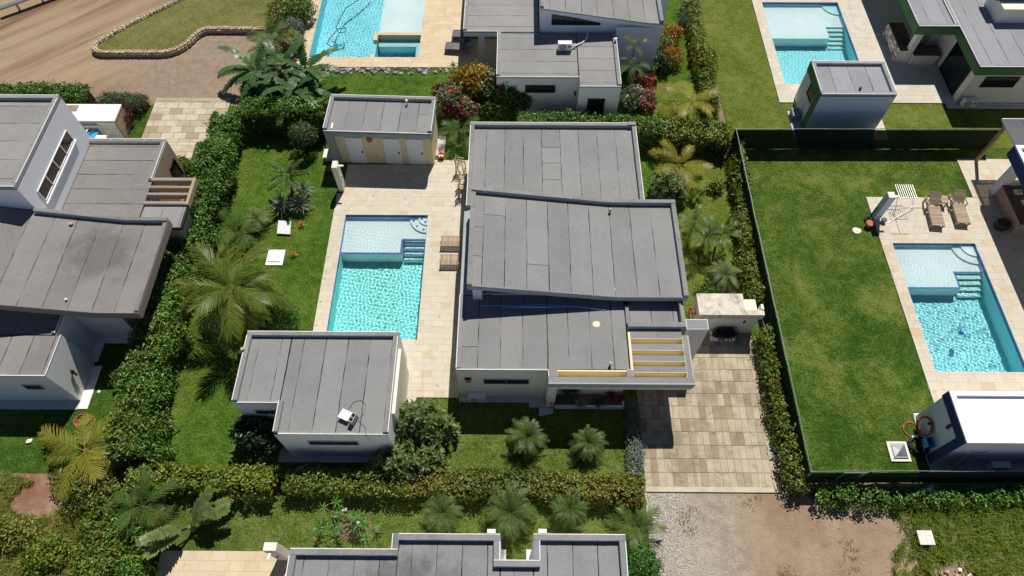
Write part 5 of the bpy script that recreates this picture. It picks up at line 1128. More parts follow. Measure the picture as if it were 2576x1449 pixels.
# ---- rough grass: uncountable blades
def blades(name, label, cat, mat, P, h, w, seed, per=9):
    r = np.random.default_rng(seed); n = len(P)*per; B = np.repeat(P, per, 0) + np.concatenate([r.normal(0, .07, (n, 2)), np.zeros((n, 1))], 1)
    a = r.uniform(0, 6.28, n); H = np.repeat(h, per)*r.uniform(.5, 1.2, n); ln = r.uniform(.2, 1.0, n)*H
    d = np.stack([np.cos(a), np.sin(a), np.zeros(n)], 1); s = np.stack([-np.sin(a), np.cos(a), np.zeros(n)], 1)*w/2
    m = B + d*ln[:, None]*.4; m[:, 2] += H*.65; e = B + d*ln[:, None]; e[:, 2] += H*.8
    V = np.stack([B-s, B+s, m+s*.8, m-s*.8, e], 1).reshape(-1, 3); I = np.arange(n)[:, None]*5
    F = np.concatenate([I+np.array([[0, 1, 2]]), I+np.array([[0, 2, 3]]), I+np.array([[3, 2, 4]])], 0)
    tt = np.clip(np.repeat(r.normal(.45, .2, len(P)), per) + r.normal(0, .12, n), 0, 1)
    return tag(link(name, np_mesh(name, V, F, np.repeat(tt, 5)), mat), label, cat, None, 'stuff')
def scatter(n, f, seed):
    r = np.random.default_rng(seed); out = []
    while len(out) < n:
        x, y, ok = f(r)
        if ok: out.append((x, y, .0))
    return np.array(out)
def lowleft(r):
    x, y = r.uniform(-26, -14.8), r.uniform(2.0, 8.6); k = math.sin(x*1.7+y)*.35+math.sin(y*2.3-x*.8)*.3
    d = math.hypot(x+19.9, (y-7.5)*1.3); return x, y, (d > 1.5+k*.6) and (y < 8.2+k*.5) and not (x > -16.2 and y > 6.6) and not (x > -14.7-.1*y and y < 5.6)
P = scatter(5200, lowleft, 3); blades('wild_grass', 'rough yellow-green grass covering the empty plot at the lower left', 'grass', 'weeds', P, np.random.default_rng(1).uniform(.16, .42, len(P)), .022, 5, 16)
def lowright(r):
    x, y = r.uniform(13.4, 30), r.uniform(2.0, 7.6); k = math.sin(x*1.3+y*1.9)*.4+math.sin(y*2.1-x*1.1)*.35
    return x, y, x > 16.0 + (5.6-y)*.15 + k*.9 and r.random() < min(1, .35+(x-15.5)*.18) and not (math.hypot(x-18.0, y-3.9) < 1.0)
P = scatter(4600, lowright, 4); blades('wild_grass', 'tall rough green grass along the track at the lower right', 'grass', 'weeds_green', P, np.random.default_rng(2).uniform(.16, .50, len(P)), .022, 6, 15)
def track(r):
    x, y = r.uniform(5.8, 17), r.uniform(1.5, 7.6); return x, y, (math.sin(x*2.1+y*.7)+math.sin(y*1.7-x*.6+1.2)) > 1.35 and x > 6.5
P = scatter(220, track, 5); blades('sparse_weeds', 'thin weeds scattered over the gravel track', 'weeds', 'weeds', P, np.random.default_rng(3).uniform(.05, .16, len(P)), .018, 7, 7)

# ---- fallen leaves, uncountable
def litter(name, label, n, f, mat, seed, size=.07):
    r = np.random.default_rng(seed); P = np.array([(*f(r), .03) for _ in range(n)]); N = np.tile([0, 0, 1.], (n, 1))
    return tag(link(name, leaf_mesh(name, P, N, size, r.uniform(.3, 1, n), .5, .25), mat), label, 'leaves', None, 'stuff')
litter('fallen_leaves', 'dry leaves dropped on the lawn along the long side hedge', 500, lambda r: (-15.85+abs(r.normal(0, .55)), r.uniform(9, 28)), 'leaf_coconut_yellow', 1)
litter('fallen_leaves', 'dry leaves dropped on the lawns beside the lower hedge', 500, lambda r: (r.uniform(-15, 5.5), 7.9+r.choice([-1, 1])*(.5+abs(r.normal(0, .35)))), 'leaf_coconut_yellow', 2)

for i, (q, r_, h_, lab) in enumerate((((232, 1232), 1.1, .7, 'brownish wild bush between the golden palm and the lower left hedge corner'), ((180, 1215), .7, .5, 'low brown-green scrub beside the red soil patch'), ((318, 1340), .9, .6, 'green wild shrub below the glossy palm, lower left plot'), ((262, 1395), 1.0, .55, 'wide green scrub in the middle of the lower left plot'), ((330, 1432), .9, .6, 'green scrub at the bottom edge beside the lower terrace lawn'), ((120, 1400), .9, .5, 'yellow-green scrub near the bottom left corner'), ((40, 1345), .8, .45, 'pale scrub at the left edge of the lower left plot'))):
    bx, by = at(*q, h_*.7); shrub('wild_shrub', lab, [(bx, by, h_*.6, r_, r_*.75, h_)], ('leaf_hedge_red', 'leaf_hedge_red', 'leaf_hedge', 'leaf_hedge_yellow', 'leaf_hedge', 'leaf_hedge_yellow', 'weeds')[i], 300+i, 300, .15, lump=.3, group='scrub on the lower left plot')

for i, (q, r_, h_, m_, lab) in enumerate((((1640, 350), .5, .5, 'leaf_hedge', 'small green bush at the rear corner of the villa, under the hedge'), ((1800, 470), .4, .4, 'leaf_hedge_yellow', 'yellow-green tuft between the oleander and the fence hedge'), ((1745, 500), .35, .3, 'weeds_green', 'low grassy tuft beside the slim palms'), ((1850, 560), .4, .45, 'weeds_green', 'leggy grass clump beside the narrow fence hedge'), ((1785, 735), .5, .35, 'leaf_palm', 'dark groundcover behind the weathered gate wall'), ((1660, 320), .6, .7, 'leaf_hedge_yellow', 'loose bush joining the hedge behind the villa corner'))):
    bx, by = at(*q, h_*.6); shrub('garden_bush', lab, [(bx, by, h_*.55, r_, r_*.8, h_)], m_, 400+i, 320, .15, lump=.3)

# ---------------------------------------------------------------- fence round the right-hand garden
FH = 1.62; FR = random.Random(9)
def fence(label, a, b, net=-.05):
    t = thing('mesh_fence', label, 'fence', (a[0], a[1], 0), 'runs of the green net fence')
    L = math.hypot(b[0]-a[0], b[1]-a[1]); d = ((b[0]-a[0])/L, (b[1]-a[1])/L); n = max(1, round(L/2.5)); s = (-d[1], d[0])
    P = lambda u, o=0.0, z=0.0: (a[0]+d[0]*u+s[0]*o, a[1]+d[1]*u+s[1]*o, z)
    for i in range(n+1):
        m = MB(); x, y, _ = P(L*i/n); m.cyl((x, y), .028, .028, 0, FH+.02, 8); m.build('post', 'fence_pipe', t)
    for i in range(n):
        u0, u1 = L*i/n, L*(i+1)/n; m = MB(); m.tube([P(u0, 0, FH), P((u0+u1)/2, FR.uniform(-.03, .03), FH-.015), P(u1, 0, FH)], .022, 6); m.build('rail', 'fence_pipe', t)
        k = 6; q = MB(); vs = []
        for j in range(k+1):
            u = u0+(u1-u0)*j/k; o = FR.uniform(-.03, .03) if 0 < j < k else 0.0; vs += [P(u, net+o*.7, .03+(FR.uniform(-.03, .05) if 0 < j < k else 0)), P(u, net+o*.5, .8), P(u, net+o*.2, FH-.03)]
        q.add(vs, [f for j in range(k) for f in ((3*j, 3*j+3, 3*j+4, 3*j+1), (3*j+1, 3*j+4, 3*j+5, 3*j+2))]); q.build('net_panel', 'shade_net', t)
    for u in (0.0, L):
        sg = 1 if u == 0 else -1; m = MB(); m.tube([P(u, -net, FH*.9), P(u+sg*1.2, -net, .05)], .018, 6); m.build('brace', 'fence_pipe', t)
    return t
fence('long green net fence beside the driveway hedge', (12.45, 8.2), (12.45, 27.62), .05)
fence('green net fence at the far end of the right-hand lawn', (12.5, 27.62), (27.4, 27.7))
fence('green net fence along the track at the lower right', (12.5, 8.2), (27.5, 8.35))
gt = thing('fence_gate', 'small tube gate set in the fence facing the track', 'gate', (14.2, 8.14, 0))
for x in (13.78, 14.68): m = MB(); m.cyl((x, 8.12), .03, .03, 0, 1.75, 8); m.build('post', 'fence_pipe', gt)
m = MB(); m.tube([(13.78, 8.12, 1.74), (14.68, 8.12, 1.74)], .028, 6); m.build('rail', 'fence_pipe', gt); m = MB(); m.tube([(13.82, 8.10, .15), (14.64, 8.10, 1.7)], .015, 6); m.build('brace', 'fence_pipe', gt)

# ---------------------------------------------------------------- furniture
def copy_thing(o, label, loc, rz):
    c = o.copy(); col.objects.link(c); c['label'] = label; c.location = loc; c.rotation_euler = (0, 0, rz)
    for ch in list(o.children):
        k = ch.copy(); col.objects.link(k); k.parent = c
        for g in ch.children: j = g.copy(); col.objects.link(j); j.parent = k
    return c
def wood_lounger(label, loc, rz, raised=.75, group='slatted wooden loungers'):
    t = thing('sun_lounger', label, 'lounger', (0, 0, 0), group); W = .31
    for s in (-1, 1):
        m = MB(); m.box(s*W-.03, s*W+.03, 0, 2.0, .24, .32); m.build('side_rail', 'weathered_teak', t)
        for y in (.12, 1.82): m = MB(); m.box(s*W-.035, s*W+.035, y-.035, y+.035, 0, .239); m.build('leg', 'weathered_teak', t)
        m = MB(); m.box(s*(W+.055)-.02, s*(W+.055)+.02, 1.2, 1.75, .50, .54); m.box(s*(W+.055)-.02, s*(W+.055)+.02, 1.22, 1.26, .0, .499); m.box(s*(W+.055)-.02, s*(W+.055)+.02, 1.69, 1.73, .0, .499); m.build('armrest', 'weathered_teak', t)
    for i in range(14): y = .03+.094*i; m = MB(); m.box(-W-.02, W+.02, y, y+.078, .322, .345); m.build('slat', 'weathered_teak', t)
    for i in range(8):
        u = .05+.092*i; y, z = 1.36+u*math.cos(raised), .335+u*math.sin(raised); y2, z2 = 1.36+(u+.078)*math.cos(raised), .335+(u+.078)*math.sin(raised)
        m = MB(); m.hexa([(-W, y, z-.02), (W, y, z-.02), (W, y2, z2-.02), (-W, y2, z2-.02), (-W, y, z), (W, y, z), (W, y2, z2), (-W, y2, z2)]); m.build('back_slat', 'weathered_teak', t)
    m = MB(); m.bar((0, 1.8, .26), (0, 1.36+.55*math.cos(raised), .33+.55*math.sin(raised)), .3, .03); m.build('back_prop', 'weathered_teak', t)
    t.location = loc; t.rotation_euler = (0, 0, rz); return t
w1 = wood_lounger('wooden lounger nearer the clothes airer, beside the right-hand pool', (22.70, 21.82, .07), -.10)
copy_thing(w1, 'wooden lounger nearer the navy-edged house, beside the right-hand pool', (24.12, 21.98, .07), -.07)
w3 = wood_lounger('wooden lounger under the villa eave, farther from the guest house', (-3.92, 20.66, .07), -math.pi/2, .5)
copy_thing(w3, 'wooden lounger under the villa eave, nearer the guest house', (-3.88, 19.50, .07), -math.pi/2)
st = thing('side_table', 'small slatted table between the two loungers by the right-hand pool', 'table', (0, 0, 0))
for i in range(5): m = MB(); m.box(-.25, .25, -.25+.1*i, -.16+.1*i, .44, .465); m.build('slat', 'weathered_teak', st)
for sx in (-.21, .21):
    for sy in (-.21, .21): m = MB(); m.box(sx-.03, sx+.03, sy-.03, sy+.03, 0, .439); m.build('leg', 'weathered_teak', st)
for sy in (-.21, .21): m = MB(); m.box(-.18, .18, sy-.015, sy+.015, .33, .40); m.build('apron', 'weathered_teak', st)
st.location = (23.42, 23.56, .07); st.rotation_euler = (0, 0, -.15)
s2 = copy_thing(st, 'small slatted table between the loungers under the villa eave', (-2.65, 20.08, .07), 0)
def bar_stool(label, loc, rz):
    t = thing('bar_stool', label, 'chair', (0, 0, 0), 'wooden stools on the terrace')
    for i in range(5): m = MB(); m.box(-.22, .22, -.21+.085*i, -.135+.085*i, .72, .745); m.build('slat', 'weathered_teak', t)
    for sx in (-1, 1):
        m = MB(); m.bar((sx*.21, .22, 0), (sx*.19, .19, .72), .045, .045); m.build('leg', 'weathered_teak', t)
        m = MB(); m.bar((sx*.21, -.25, 0), (sx*.2, -.2, .74), .045, .045); m.bar((sx*.2, -.2, .74), (sx*.19, -.28, 1.12), .045, .045); m.build('leg', 'weathered_teak', t)
        m = MB(); m.bar((sx*.2, -.2, .9), (sx*.2, .16, .92), .045, .03); m.build('armrest', 'weathered_teak', t)
    for i in range(3): m = MB(); m.bar((-.19, -.225-.02*i, .84+.1*i), (.19, -.225-.02*i, .84+.1*i), .02, .075); m.build('back_slat', 'weathered_teak', t)
    for y, z in ((.2, .22), (-.22, .3)): m = MB(); m.bar((-.2, y, z), (.2, y, z), .03, .03); m.build('stretcher', 'weathered_teak', t)
    t.location = loc; t.rotation_euler = (0, 0, rz); return t
b1 = bar_stool('wooden stool turned aside, nearest the red bucket', (-3.08, 25.72, .07), -math.pi/2-.25)
copy_thing(b1, 'middle wooden stool against the villa wall', (-2.86, 24.72, .07), -math.pi/2)
copy_thing(b1, 'wooden stool nearest the pool, against the villa wall', (-2.84, 24.05, .07), -math.pi/2)
def sling_lounger(label, loc, rz):
    t = thing('sling_lounger', label, 'lounger', (0, 0, 0), 'grey sling loungers')
    prof = [(0, .30), (.45, .34), (.95, .33), (1.35, .36), (1.6, .55), (1.9, .78)]
    m = MB()
    for (y, z), (y2, z2) in zip(prof, prof[1:]): m.hexa([(-.3, y, z-.03), (.3, y, z-.03), (.3, y2, z2-.03), (-.3, y2, z2-.03), (-.3, y, z), (.3, y, z), (.3, y2, z2), (-.3, y2, z2)])
    m.build('sling', 'sling_grey', t)
    for s in (-1, 1):
        m = MB(); m.tube([(s*.33, y, z-.01) for y, z in prof], .025, 6); m.build('side_rail', 'dark_wicker', t)
        for y in (.25, 1.45): m = MB(); m.bar((s*.33, y, 0), (s*.33, y, .32), .05, .05); m.build('leg', 'dark_wicker', t)
    t.location = loc; t.rotation_euler = (0, 0, rz); return t
g1 = sling_lounger('dark sling lounger nearer the star-leaved plants, beside the porch', (-4.55, 35.95, .07), -math.pi/2-.08)
copy_thing(g1, 'dark sling lounger farther up the golden terrace, beside the porch', (-4.15, 37.15, .07), -math.pi/2-.08)
bt = thing('side_table', 'small dark square table between the dark sling loungers', 'table', (0, 0, 0))
m = MB(); m.box(-.26, .26, -.26, .26, .40, .44); m.build('top', 'glass_dark', bt)
for sx in (-.22, .22):
    for sy in (-.22, .22): m = MB(); m.box(sx-.025, sx+.025, sy-.025, sy+.025, 0, .399); m.build('leg', 'dark_wicker', bt)
bt.location = (-3.05, 36.55, .07)
# clothes airer
ca = thing('clothes_airer', 'folding metal clothes airer standing on the right-hand terrace', 'clothes airer', (21.0, 23.0, .07))
TZ = 1.12
for s, (x0, x1, y) in (('a', (20.62, 21.58, 24.05)), ('b', (20.62, 21.58, 23.1))): m = MB(); m.tube([(x0, y, TZ), (x1, y, TZ)], .016, 6); m.build('frame_bar', 'grey_metal', ca)
for i in range(9): x = 20.64+.115*i; m = MB(); m.tube([(x, 23.1, TZ), (x, 24.05, TZ)], .010, 5); m.build('hanging_bar', 'grey_metal', ca)
for a, b in (((20.7, 23.6, TZ), (20.7, 22.7, .08)), ((21.5, 23.6, TZ), (21.9, 23.3, .08)), ((20.75, 23.15, .09), (20.7, 21.55, .09)), ((21.9, 23.28, .09), (20.7, 21.55, .09)), ((21.9, 23.28, .3), (20.2, 22.2, .09))): m = MB(); m.tube([a, b], .016, 6); m.build('leg', 'grey_metal', ca)
for x0, x1, y in ((21.4, 22.4, 23.28), (20.4, 21.15, 23.15), (20.22, 21.15, 21.52)): m = MB(); m.tube([(x0, y, .09), (x1, y, .09)], .016, 6); m.build('foot_bar', 'grey_metal', ca)
# shower walls
def shower(label, x0, x1, y0, y1, h, mat, arm):
    t = thing('shower_wall', label, 'shower', ((x0+x1)/2, (y0+y1)/2, 0), 'free-standing shower walls')
    part('wall', mat, t, (x0, x1, y0, y1, 0, h)); part('cap', 'concrete_white', t, (x0+.01, x1-.01, y0+.01, y1-.01, h, h+.02))
    cx, cy = (x0+x1)/2, (y0+y1)/2; m = MB()
    if arm == 'E': m.bar((x1, cy, h-.12), (x1+.3, cy, h-.1), .1, .05); m.build('spout', 'white_edge', t); part('tap', 'grey_metal', t, (x1, x1+.07, cy-.04, cy+.04, 1.05, 1.15))
    else: m.bar((cx, y0, h-.12), (cx, y0-.3, h-.1), .1, .05); m.build('spout', 'white_edge', t); part('tap', 'grey_metal', t, (cx-.04, cx+.04, y0-.07, y0, 1.05, 1.15))
    return t
shower('white shower wall with mottled top, beside the cream shed', -9.83, -9.54, 24.22, 24.72, 2.03, 'wall_cream', 'E')
shower('white shower wall leaning into view beside the clothes airer', 19.52, 19.88, 22.5, 22.9, 1.9, 'wall_bluewhite', 'E')
shower('white shower wall at the edge of the lower terrace', -9.65, -9.15, 4.80, 5.12, 2.2, 'wall_cream', 'S')
# bucket and mop
bx, by = -4.26, 26.72; t = thing('bucket', 'round red mop bucket at the corner of the cream shed', 'bucket', (bx, by, .07)); m = MB(); n = 16
vs = [(bx+r*math.cos(6.2832*i/n), by+r*math.sin(6.2832*i/n), z) for r, z in ((.13, .07), (.19, .34), (.175, .34), (.12, .10)) for i in range(n)]
m.add(vs, [(j*n+i, j*n+(i+1) % n, (j+1)*n+(i+1) % n, (j+1)*n+i) for j in range(3) for i in range(n)] + [tuple(range(n-1, -1, -1))]); m.build('body', 'red_plastic', t, True)
m = MB(); m.cyl((bx, by), .15, .15, .20, .24, 14); m.build('water', 'plastic_white', t)
t = thing('mop', 'yellow-handled mop standing in the red bucket', 'mop', (bx, by, .2)); m = MB(); m.tube([(bx, by, .22), (bx-.22, by+.25, 1.35)], .014, 6); m.build('handle', 'post_wood', t); m = MB(); m.cyl((bx, by), .10, .05, .24, .32, 10); m.build('head', 'plastic_white', t)
# bits left of the shed
t = thing('pump_cover', 'low concrete-topped pump box at the left side of the shed', 'box', (-10.75, 26.7, 0)); part('body', 'plinth', t, (-10.95, -10.5, 26.45, 27.0, 0, .35)); part('lid', 'concrete_white', t, (-11.0, -10.46, 26.4, 27.05, .351, .42))
t = thing('clay_trough', 'broken terracotta trough lying beside the pump box', 'trough', (-10.5, 25.9, 0)); m = MB()
for i in range(5): a = .35*i; m.bar((-10.75+.12*i, 25.75+.02*i*i, .12+.05*i), (-10.62+.12*i, 25.78+.02*(i+1)**2, .14+.05*i), .34, .05)
m.build('shell', 'terracotta', t); m = MB(); m.box(-10.7, -10.3, 25.75, 26.05, 0, .1); m.build('foot', 'terracotta', t)
# air conditioners
def air_unit(label, x, y, z, w=.80, d=.30, h=.55, legs=True, face=-1):
    t = thing('air_conditioner', label, 'air conditioner', (x, y, z), 'outdoor air-conditioning units')
    part('case', 'plastic_white', t, (x-w/2, x+w/2, y-d/2, y+d/2, z+.06, z+h)); f = y+face*d/2
    vs = [(x-.12+.20*math.cos(6.2832*i/20), f+face*.012, z+.06+(h-.06)/2+.20*math.sin(6.2832*i/20)) for i in range(20)]; m = MB(); m.add(vs + [(a, f, c) for a, b, c in vs], [tuple(range(20)) if face < 0 else tuple(range(19, -1, -1))] + [(i, (i+1) % 20, 20+(i+1) % 20, 20+i) for i in range(20)]); g = m.build('fan_grille', 'plastic_grey', t)
    for k in range(4): a = k*math.pi/4; m = MB(); m.bar((x-.12-.19*math.cos(a), f+face*.02, z+.06+(h-.06)/2-.19*math.sin(a)), (x-.12+.19*math.cos(a), f+face*.02, z+.06+(h-.06)/2+.19*math.sin(a)), .012, .012); m.build('spoke', 'plastic_white', g)
    part('badge', 'black_metal', t, (x+.20, x+.34, min(f, f+face*.008), max(f, f+face*.008), z+.30, z+.40))
    for s in (-1, 1): part('foot', 'plastic_grey', t, (x+s*w*.35-.03, x+s*w*.35+.03, y-d/2, y+d/2, z, z+.059))
    return t
air_unit('air conditioner standing on the flat roof of the bluish white house', 2.85, 32.65, 2.84)
t = thing('insulated_pipe', 'white insulated pipe running from the roof air conditioner to the wall', 'pipe', (3.5, 33.2, 2.9)); m = MB(); m.tube([(3.25, 32.7, 3.1), (3.5, 32.9, 2.95), (3.9, 33.2, 2.9), (4.2, 33.55, 2.92), (4.25, 34.0, 3.1)], .045, 6); m.build('pipe', 'plastic_white', t, True)
air_unit('air conditioner low on the villa front wall, under the terracotta lamp', -1.70, 11.90, .07)
air_unit('air conditioner at the shaded foot of the green-trimmed house', 27.45, 31.1, .09)
air_unit('air conditioner in the shade behind the front fence, below the white roof', 21.2, 8.85, .07)
# pipes on the villa roof
for lab, pts in (('longer pale blue pipe lying in the roof shadow of the villa', [(-1.5, 15.25, 3.03), (1.5, 15.32, 3.03), (3.0, 15.22, 3.03), (4.1, 15.08, 3.03)]), ('shorter pale blue pipe lying in the roof shadow of the villa', [(-.6, 15.20, 3.03), (2.1, 15.21, 3.03)])):
    t = thing('plastic_pipe', lab, 'pipe', pts[0], 'pipes on the villa roof'); m = MB(); m.tube(pts, .035, 7); m.build('tube', 'blue_pipe', t, True)
# cinder block and board on the guest house roof
cz = 2.895; t = thing('cinder_block', 'hollow concrete block lying on the guest house roof', 'block', (-6.62, 9.82, cz), rz=-.42)
for a, b, c, d in ((-.10, .10, .17, .20), (-.10, .10, -.015, .015), (-.10, .10, -.20, -.17), (-.10, -.07, -.17, -.015), (-.10, -.07, .015, .17), (.07, .10, -.17, -.015), (.07, .10, .015, .17)): m = MB(); m.box(-6.62+a, -6.62+b, 9.82+c, 9.82+d, cz, cz+.4); m.build('web', 'concrete', t)
t = thing('white_board', 'white board propped flat beside the concrete block on the guest house roof', 'board', (-6.95, 9.98, cz), rz=-.42); m = MB(); m.box(-7.20, -6.74, 9.78, 10.18, cz+.20, cz+.24); m.build('sheet', 'white_paint', t); m = MB(); m.box(-7.0, -6.8, 9.85, 10.1, cz, cz+.199); m.build('support', 'concrete', t)
t = thing('loose_cable', 'thin black cable looped over the guest house roof edge', 'cable', (-6.5, 10.2, cz)); m = MB(); m.tube([(-6.9, 10.3, cz+.02), (-6.75, 10.62, cz+.02), (-6.45, 10.72, cz+.02), (-6.2, 10.5, cz+.02), (-6.25, 10.1, cz+.02), (-6.45, 9.85, cz+.05), (-6.1, 9.5, cz+.03), (-6.05, 9.22, cz+.12), (-6.0, 9.16, cz-.15), (-5.95, 9.15, cz-.4)], .008, 5); m.build('cord', 'black_metal', t)
# covers on the lawns
t = thing('inspection_cover', 'tilted white cover panel on the villa lawn, in the shade of the agaves', 'cover', (-12.4, 21.6, 0)); m = MB(); m.hexa([(-12.75, 21.26, .10), (-12.03, 21.22, .10), (-12.05, 21.92, .30), (-12.74, 21.98, .30), (-12.75, 21.26, .15), (-12.03, 21.22, .15), (-12.05, 21.92, .35), (-12.74, 21.98, .35)]); m.build('lid', 'white_paint', t); part('curb', 'plinth', t, (-12.65, -12.12, 21.35, 21.85, 0, .10))
t = thing('inspection_cover', 'flat white square cover on the villa lawn beside the coconut palm', 'cover', (-12.6, 19.8, 0)); part('slab', 'white_paint', t, (-13.02, -12.13, 19.30, 20.26, 0, .07)); part('lid', 'roof_white', t, (-12.9, -12.28, 19.5, 20.1, .071, .12)); part('lift_ring', 'grey_metal', t, (-12.42, -12.37, 19.76, 19.82, .121, .14))
t = thing('skylight_cover', 'grey pyramid-creased cover in a white kerb on the fenced lawn', 'cover', (17.2, 9.57, 0)); part('kerb', 'concrete_white', t, (16.77, 17.66, 9.12, 10.03, 0, .10)); m = MB(); m.add([(16.87, 9.22, .101), (17.56, 9.22, .101), (17.56, 9.93, .101), (16.87, 9.93, .101), (17.215, 9.575, .22)], [(0, 1, 4), (1, 2, 4), (2, 3, 4), (3, 0, 4)]); m.build('lid', 'grey_metal', t); m = MB(); m.box(16.95, 17.5, 9.27, 9.31, .13, .16); m.build('bar', 'grey_metal', t); m = MB(); m.box(16.93, 16.97, 9.3, 9.85, .13, .16); m.build('bar', 'grey_metal', t)
t = thing('meter_box', 'white concrete box with a cracked lid in the rough grass, lower right', 'box', (17.1, 5.83, 0)); part('body', 'concrete', t, (16.87, 17.40, 5.60, 6.08, 0, .33)); part('lid', 'concrete_white', t, (16.83, 17.15, 5.55, 6.12, .331, .39)); part('lid', 'concrete_white', t, (17.16, 17.45, 5.55, 6.12, .331, .385))
t = thing('concrete_block', 'pale upright concrete post stump outside the front fence', 'block', (17.93, 7.7, 0)); part('body', 'concrete_white', t, (17.8, 18.06, 7.55, 7.95, 0, .5)); part('cap', 'concrete', t, (17.78, 18.08, 7.53, 7.97, .501, .54))
# items along the outbuilding wall
def coil(t, cx, cy, cz, r, n, rad, mat, name='coil', tilt=0.0, wob=.05, seed=1):
    rg = random.Random(seed); pts = []
    for i in range(n*14+1):
        a = 6.2832*i/14; q = r*(1+rg.uniform(-wob, wob)); pts.append((cx+q*math.cos(a)*math.cos(tilt), cy+q*math.sin(a), cz+q*math.cos(a)*math.sin(tilt)+.012*i/14*n*.4))
    m = MB(); m.tube(pts, rad, 5); return m.build(name, mat, t, True)
t = thing('garden_hose', 'coiled orange hose hanging at the white-roofed outbuilding', 'hose', (18.3, 10.55, .6)); coil(t, 18.36, 10.55, .62, .42, 6, .022, 'hose_orange', tilt=1.35, wob=.09); coil(t, 18.1, 10.6, .04, .36, 2, .018, 'hose_orange', name='loose_loop', seed=4); part('hook', 'black_metal', t, (18.35, 18.47, 10.5, 10.6, .95, 1.02))
t = thing('garden_hose', 'dark tangled hose on the ground below the blue crate', 'hose', (18.2, 9.7, 0)); coil(t, 18.15, 9.85, .05, .38, 7, .024, 'hose_dark', wob=.16, seed=3); m = MB(); m.cyl((18.0, 10.2), .07, .07, .0, .22, 10); m.build('nozzle', 'plastic_white', t)
t = thing('plastic_crate', 'bright blue plastic crate hanging at the white-roofed outbuilding', 'crate', (18.33, 9.75, .7))
for b in ((18.15, 18.45, 9.58, 9.61, .5, .85), (18.15, 18.45, 9.97, 10.0, .5, .85), (18.15, 18.18, 9.611, 9.969, .5, .85), (18.42, 18.45, 9.611, 9.969, .5, .85), (18.181, 18.419, 9.611, 9.969, .5, .53)): part('panel', 'blue_plastic', t, b)
t = thing('ladder', 'aluminium ladder leaning in the shade behind the front fence', 'ladder', (19.3, 8.7, 0))
for s in (0, .42): m = MB(); m.bar((18.75+s, 8.62, .06), (19.15+s, 9.0, 1.45), .05, .03); m.build('stile', 'grey_metal', t)
for i in range(6): f = .1+.15*i; m = MB(); m.bar((18.75+.4*f, 8.62+.38*f, .06+1.39*f), (19.17+.4*f, 8.62+.38*f, .06+1.39*f), .04, .025); m.build('rung', 'grey_metal', t)
t = thing('clay_pot', 'terracotta pot at the foot of the shower wall by the clothes airer', 'pot', (19.12, 22.05, 0)); m = MB(); m.cyl((19.12, 22.05), .12, .19, 0, .28, 14); m.build('body', 'terracotta', t, True); m = MB(); m.cyl((19.12, 22.05), .20, .20, .28, .33, 14); m.build('rim', 'terracotta', t)
t = thing('garden_hose', 'dark hose reel at the foot of the shower wall by the clothes airer', 'hose', (19.2, 22.5, 0)); coil(t, 19.22, 22.45, .08, .17, 4, .03, 'hose_dark', seed=6); m = MB(); m.tube([(19.2, 22.45, .1), (19.35, 22.6, .5), (19.5, 22.75, .75)], .025, 6); m.build('handle', 'black_metal', t)
t = thing('flower_pot', 'small dark pot at the terrace side of the shower wall', 'pot', (19.95, 22.35, .07)); m = MB(); m.cyl((19.97, 22.32), .10, .16, .07, .28, 12); m.build('body', 'plastic_grey', t, True); m = MB(); m.cyl((19.97, 22.32), .13, .13, .281, .29, 12); m.build('soil', 'bare_soil', t)
t = thing('sprinkler_plate', 'round pipe end set in a rough concrete patch on the fenced lawn', 'drain', (18.45, 21.75, 0)); m = MB(); m.prism([(18.45+.24*math.cos(i)*(1+.12*math.sin(i*5)), 21.75+.2*math.sin(i)*(1+.1*math.cos(i*3))) for i in [k*.5236 for k in range(12)]], .017, .05); m.build('slab', 'concrete_white', t); m = MB(); m.cyl((18.45, 21.75), .08, .08, .05, .075, 14); m.build('cap', 'plastic_white', t)
t = thing('pouf', 'black hexagonal pouf on the shaded terrace by the kitchen counter', 'seat', (26.2, 22.0, .07)); m = MB(); m.prism([(26.2+.36*math.cos(k*1.0472+.3), 22.0+.34*math.sin(k*1.0472+.3)) for k in range(6)], .10, .46); m.build('body', 'dark_wicker', t); m = MB(); m.prism([(26.2+.37*math.cos(k*1.0472+.3), 22.0+.35*math.sin(k*1.0472+.3)) for k in range(6)], .461, .50); m.build('top', 'black_metal', t)
t = thing('folded_towel', 'white folded cloth beside the table between the right-hand loungers', 'towel', (23.25, 24.12, .07)); m = MB(); m.box(23.1, 23.4, 24.06, 24.22, .07, .16); m.build('cloth', 'plastic_white', t); m = MB(); m.bar((23.3, 24.1, .17), (23.5, 24.05, .19), .10, .03); m.build('cloth', 'fascia_green', t)
for i, (x, y, lab) in enumerate(((27.15, 23.6, 'white dish rack at the far end of the outdoor kitchen counter'), (27.3, 22.9, 'white kettle in the middle of the outdoor kitchen counter'))):
    t = thing('kitchen_item', lab, 'kitchenware', (x, y, 1.02)); m = MB(); m.box(x-.2, x+.2, y-.15, y+.15, 1.021, 1.12); m.build('tray', 'plastic_white', t); m = MB(); m.cyl((x+.05, y), .09, .07, 1.121, 1.26, 12); m.build('pot', 'grey_metal', t)
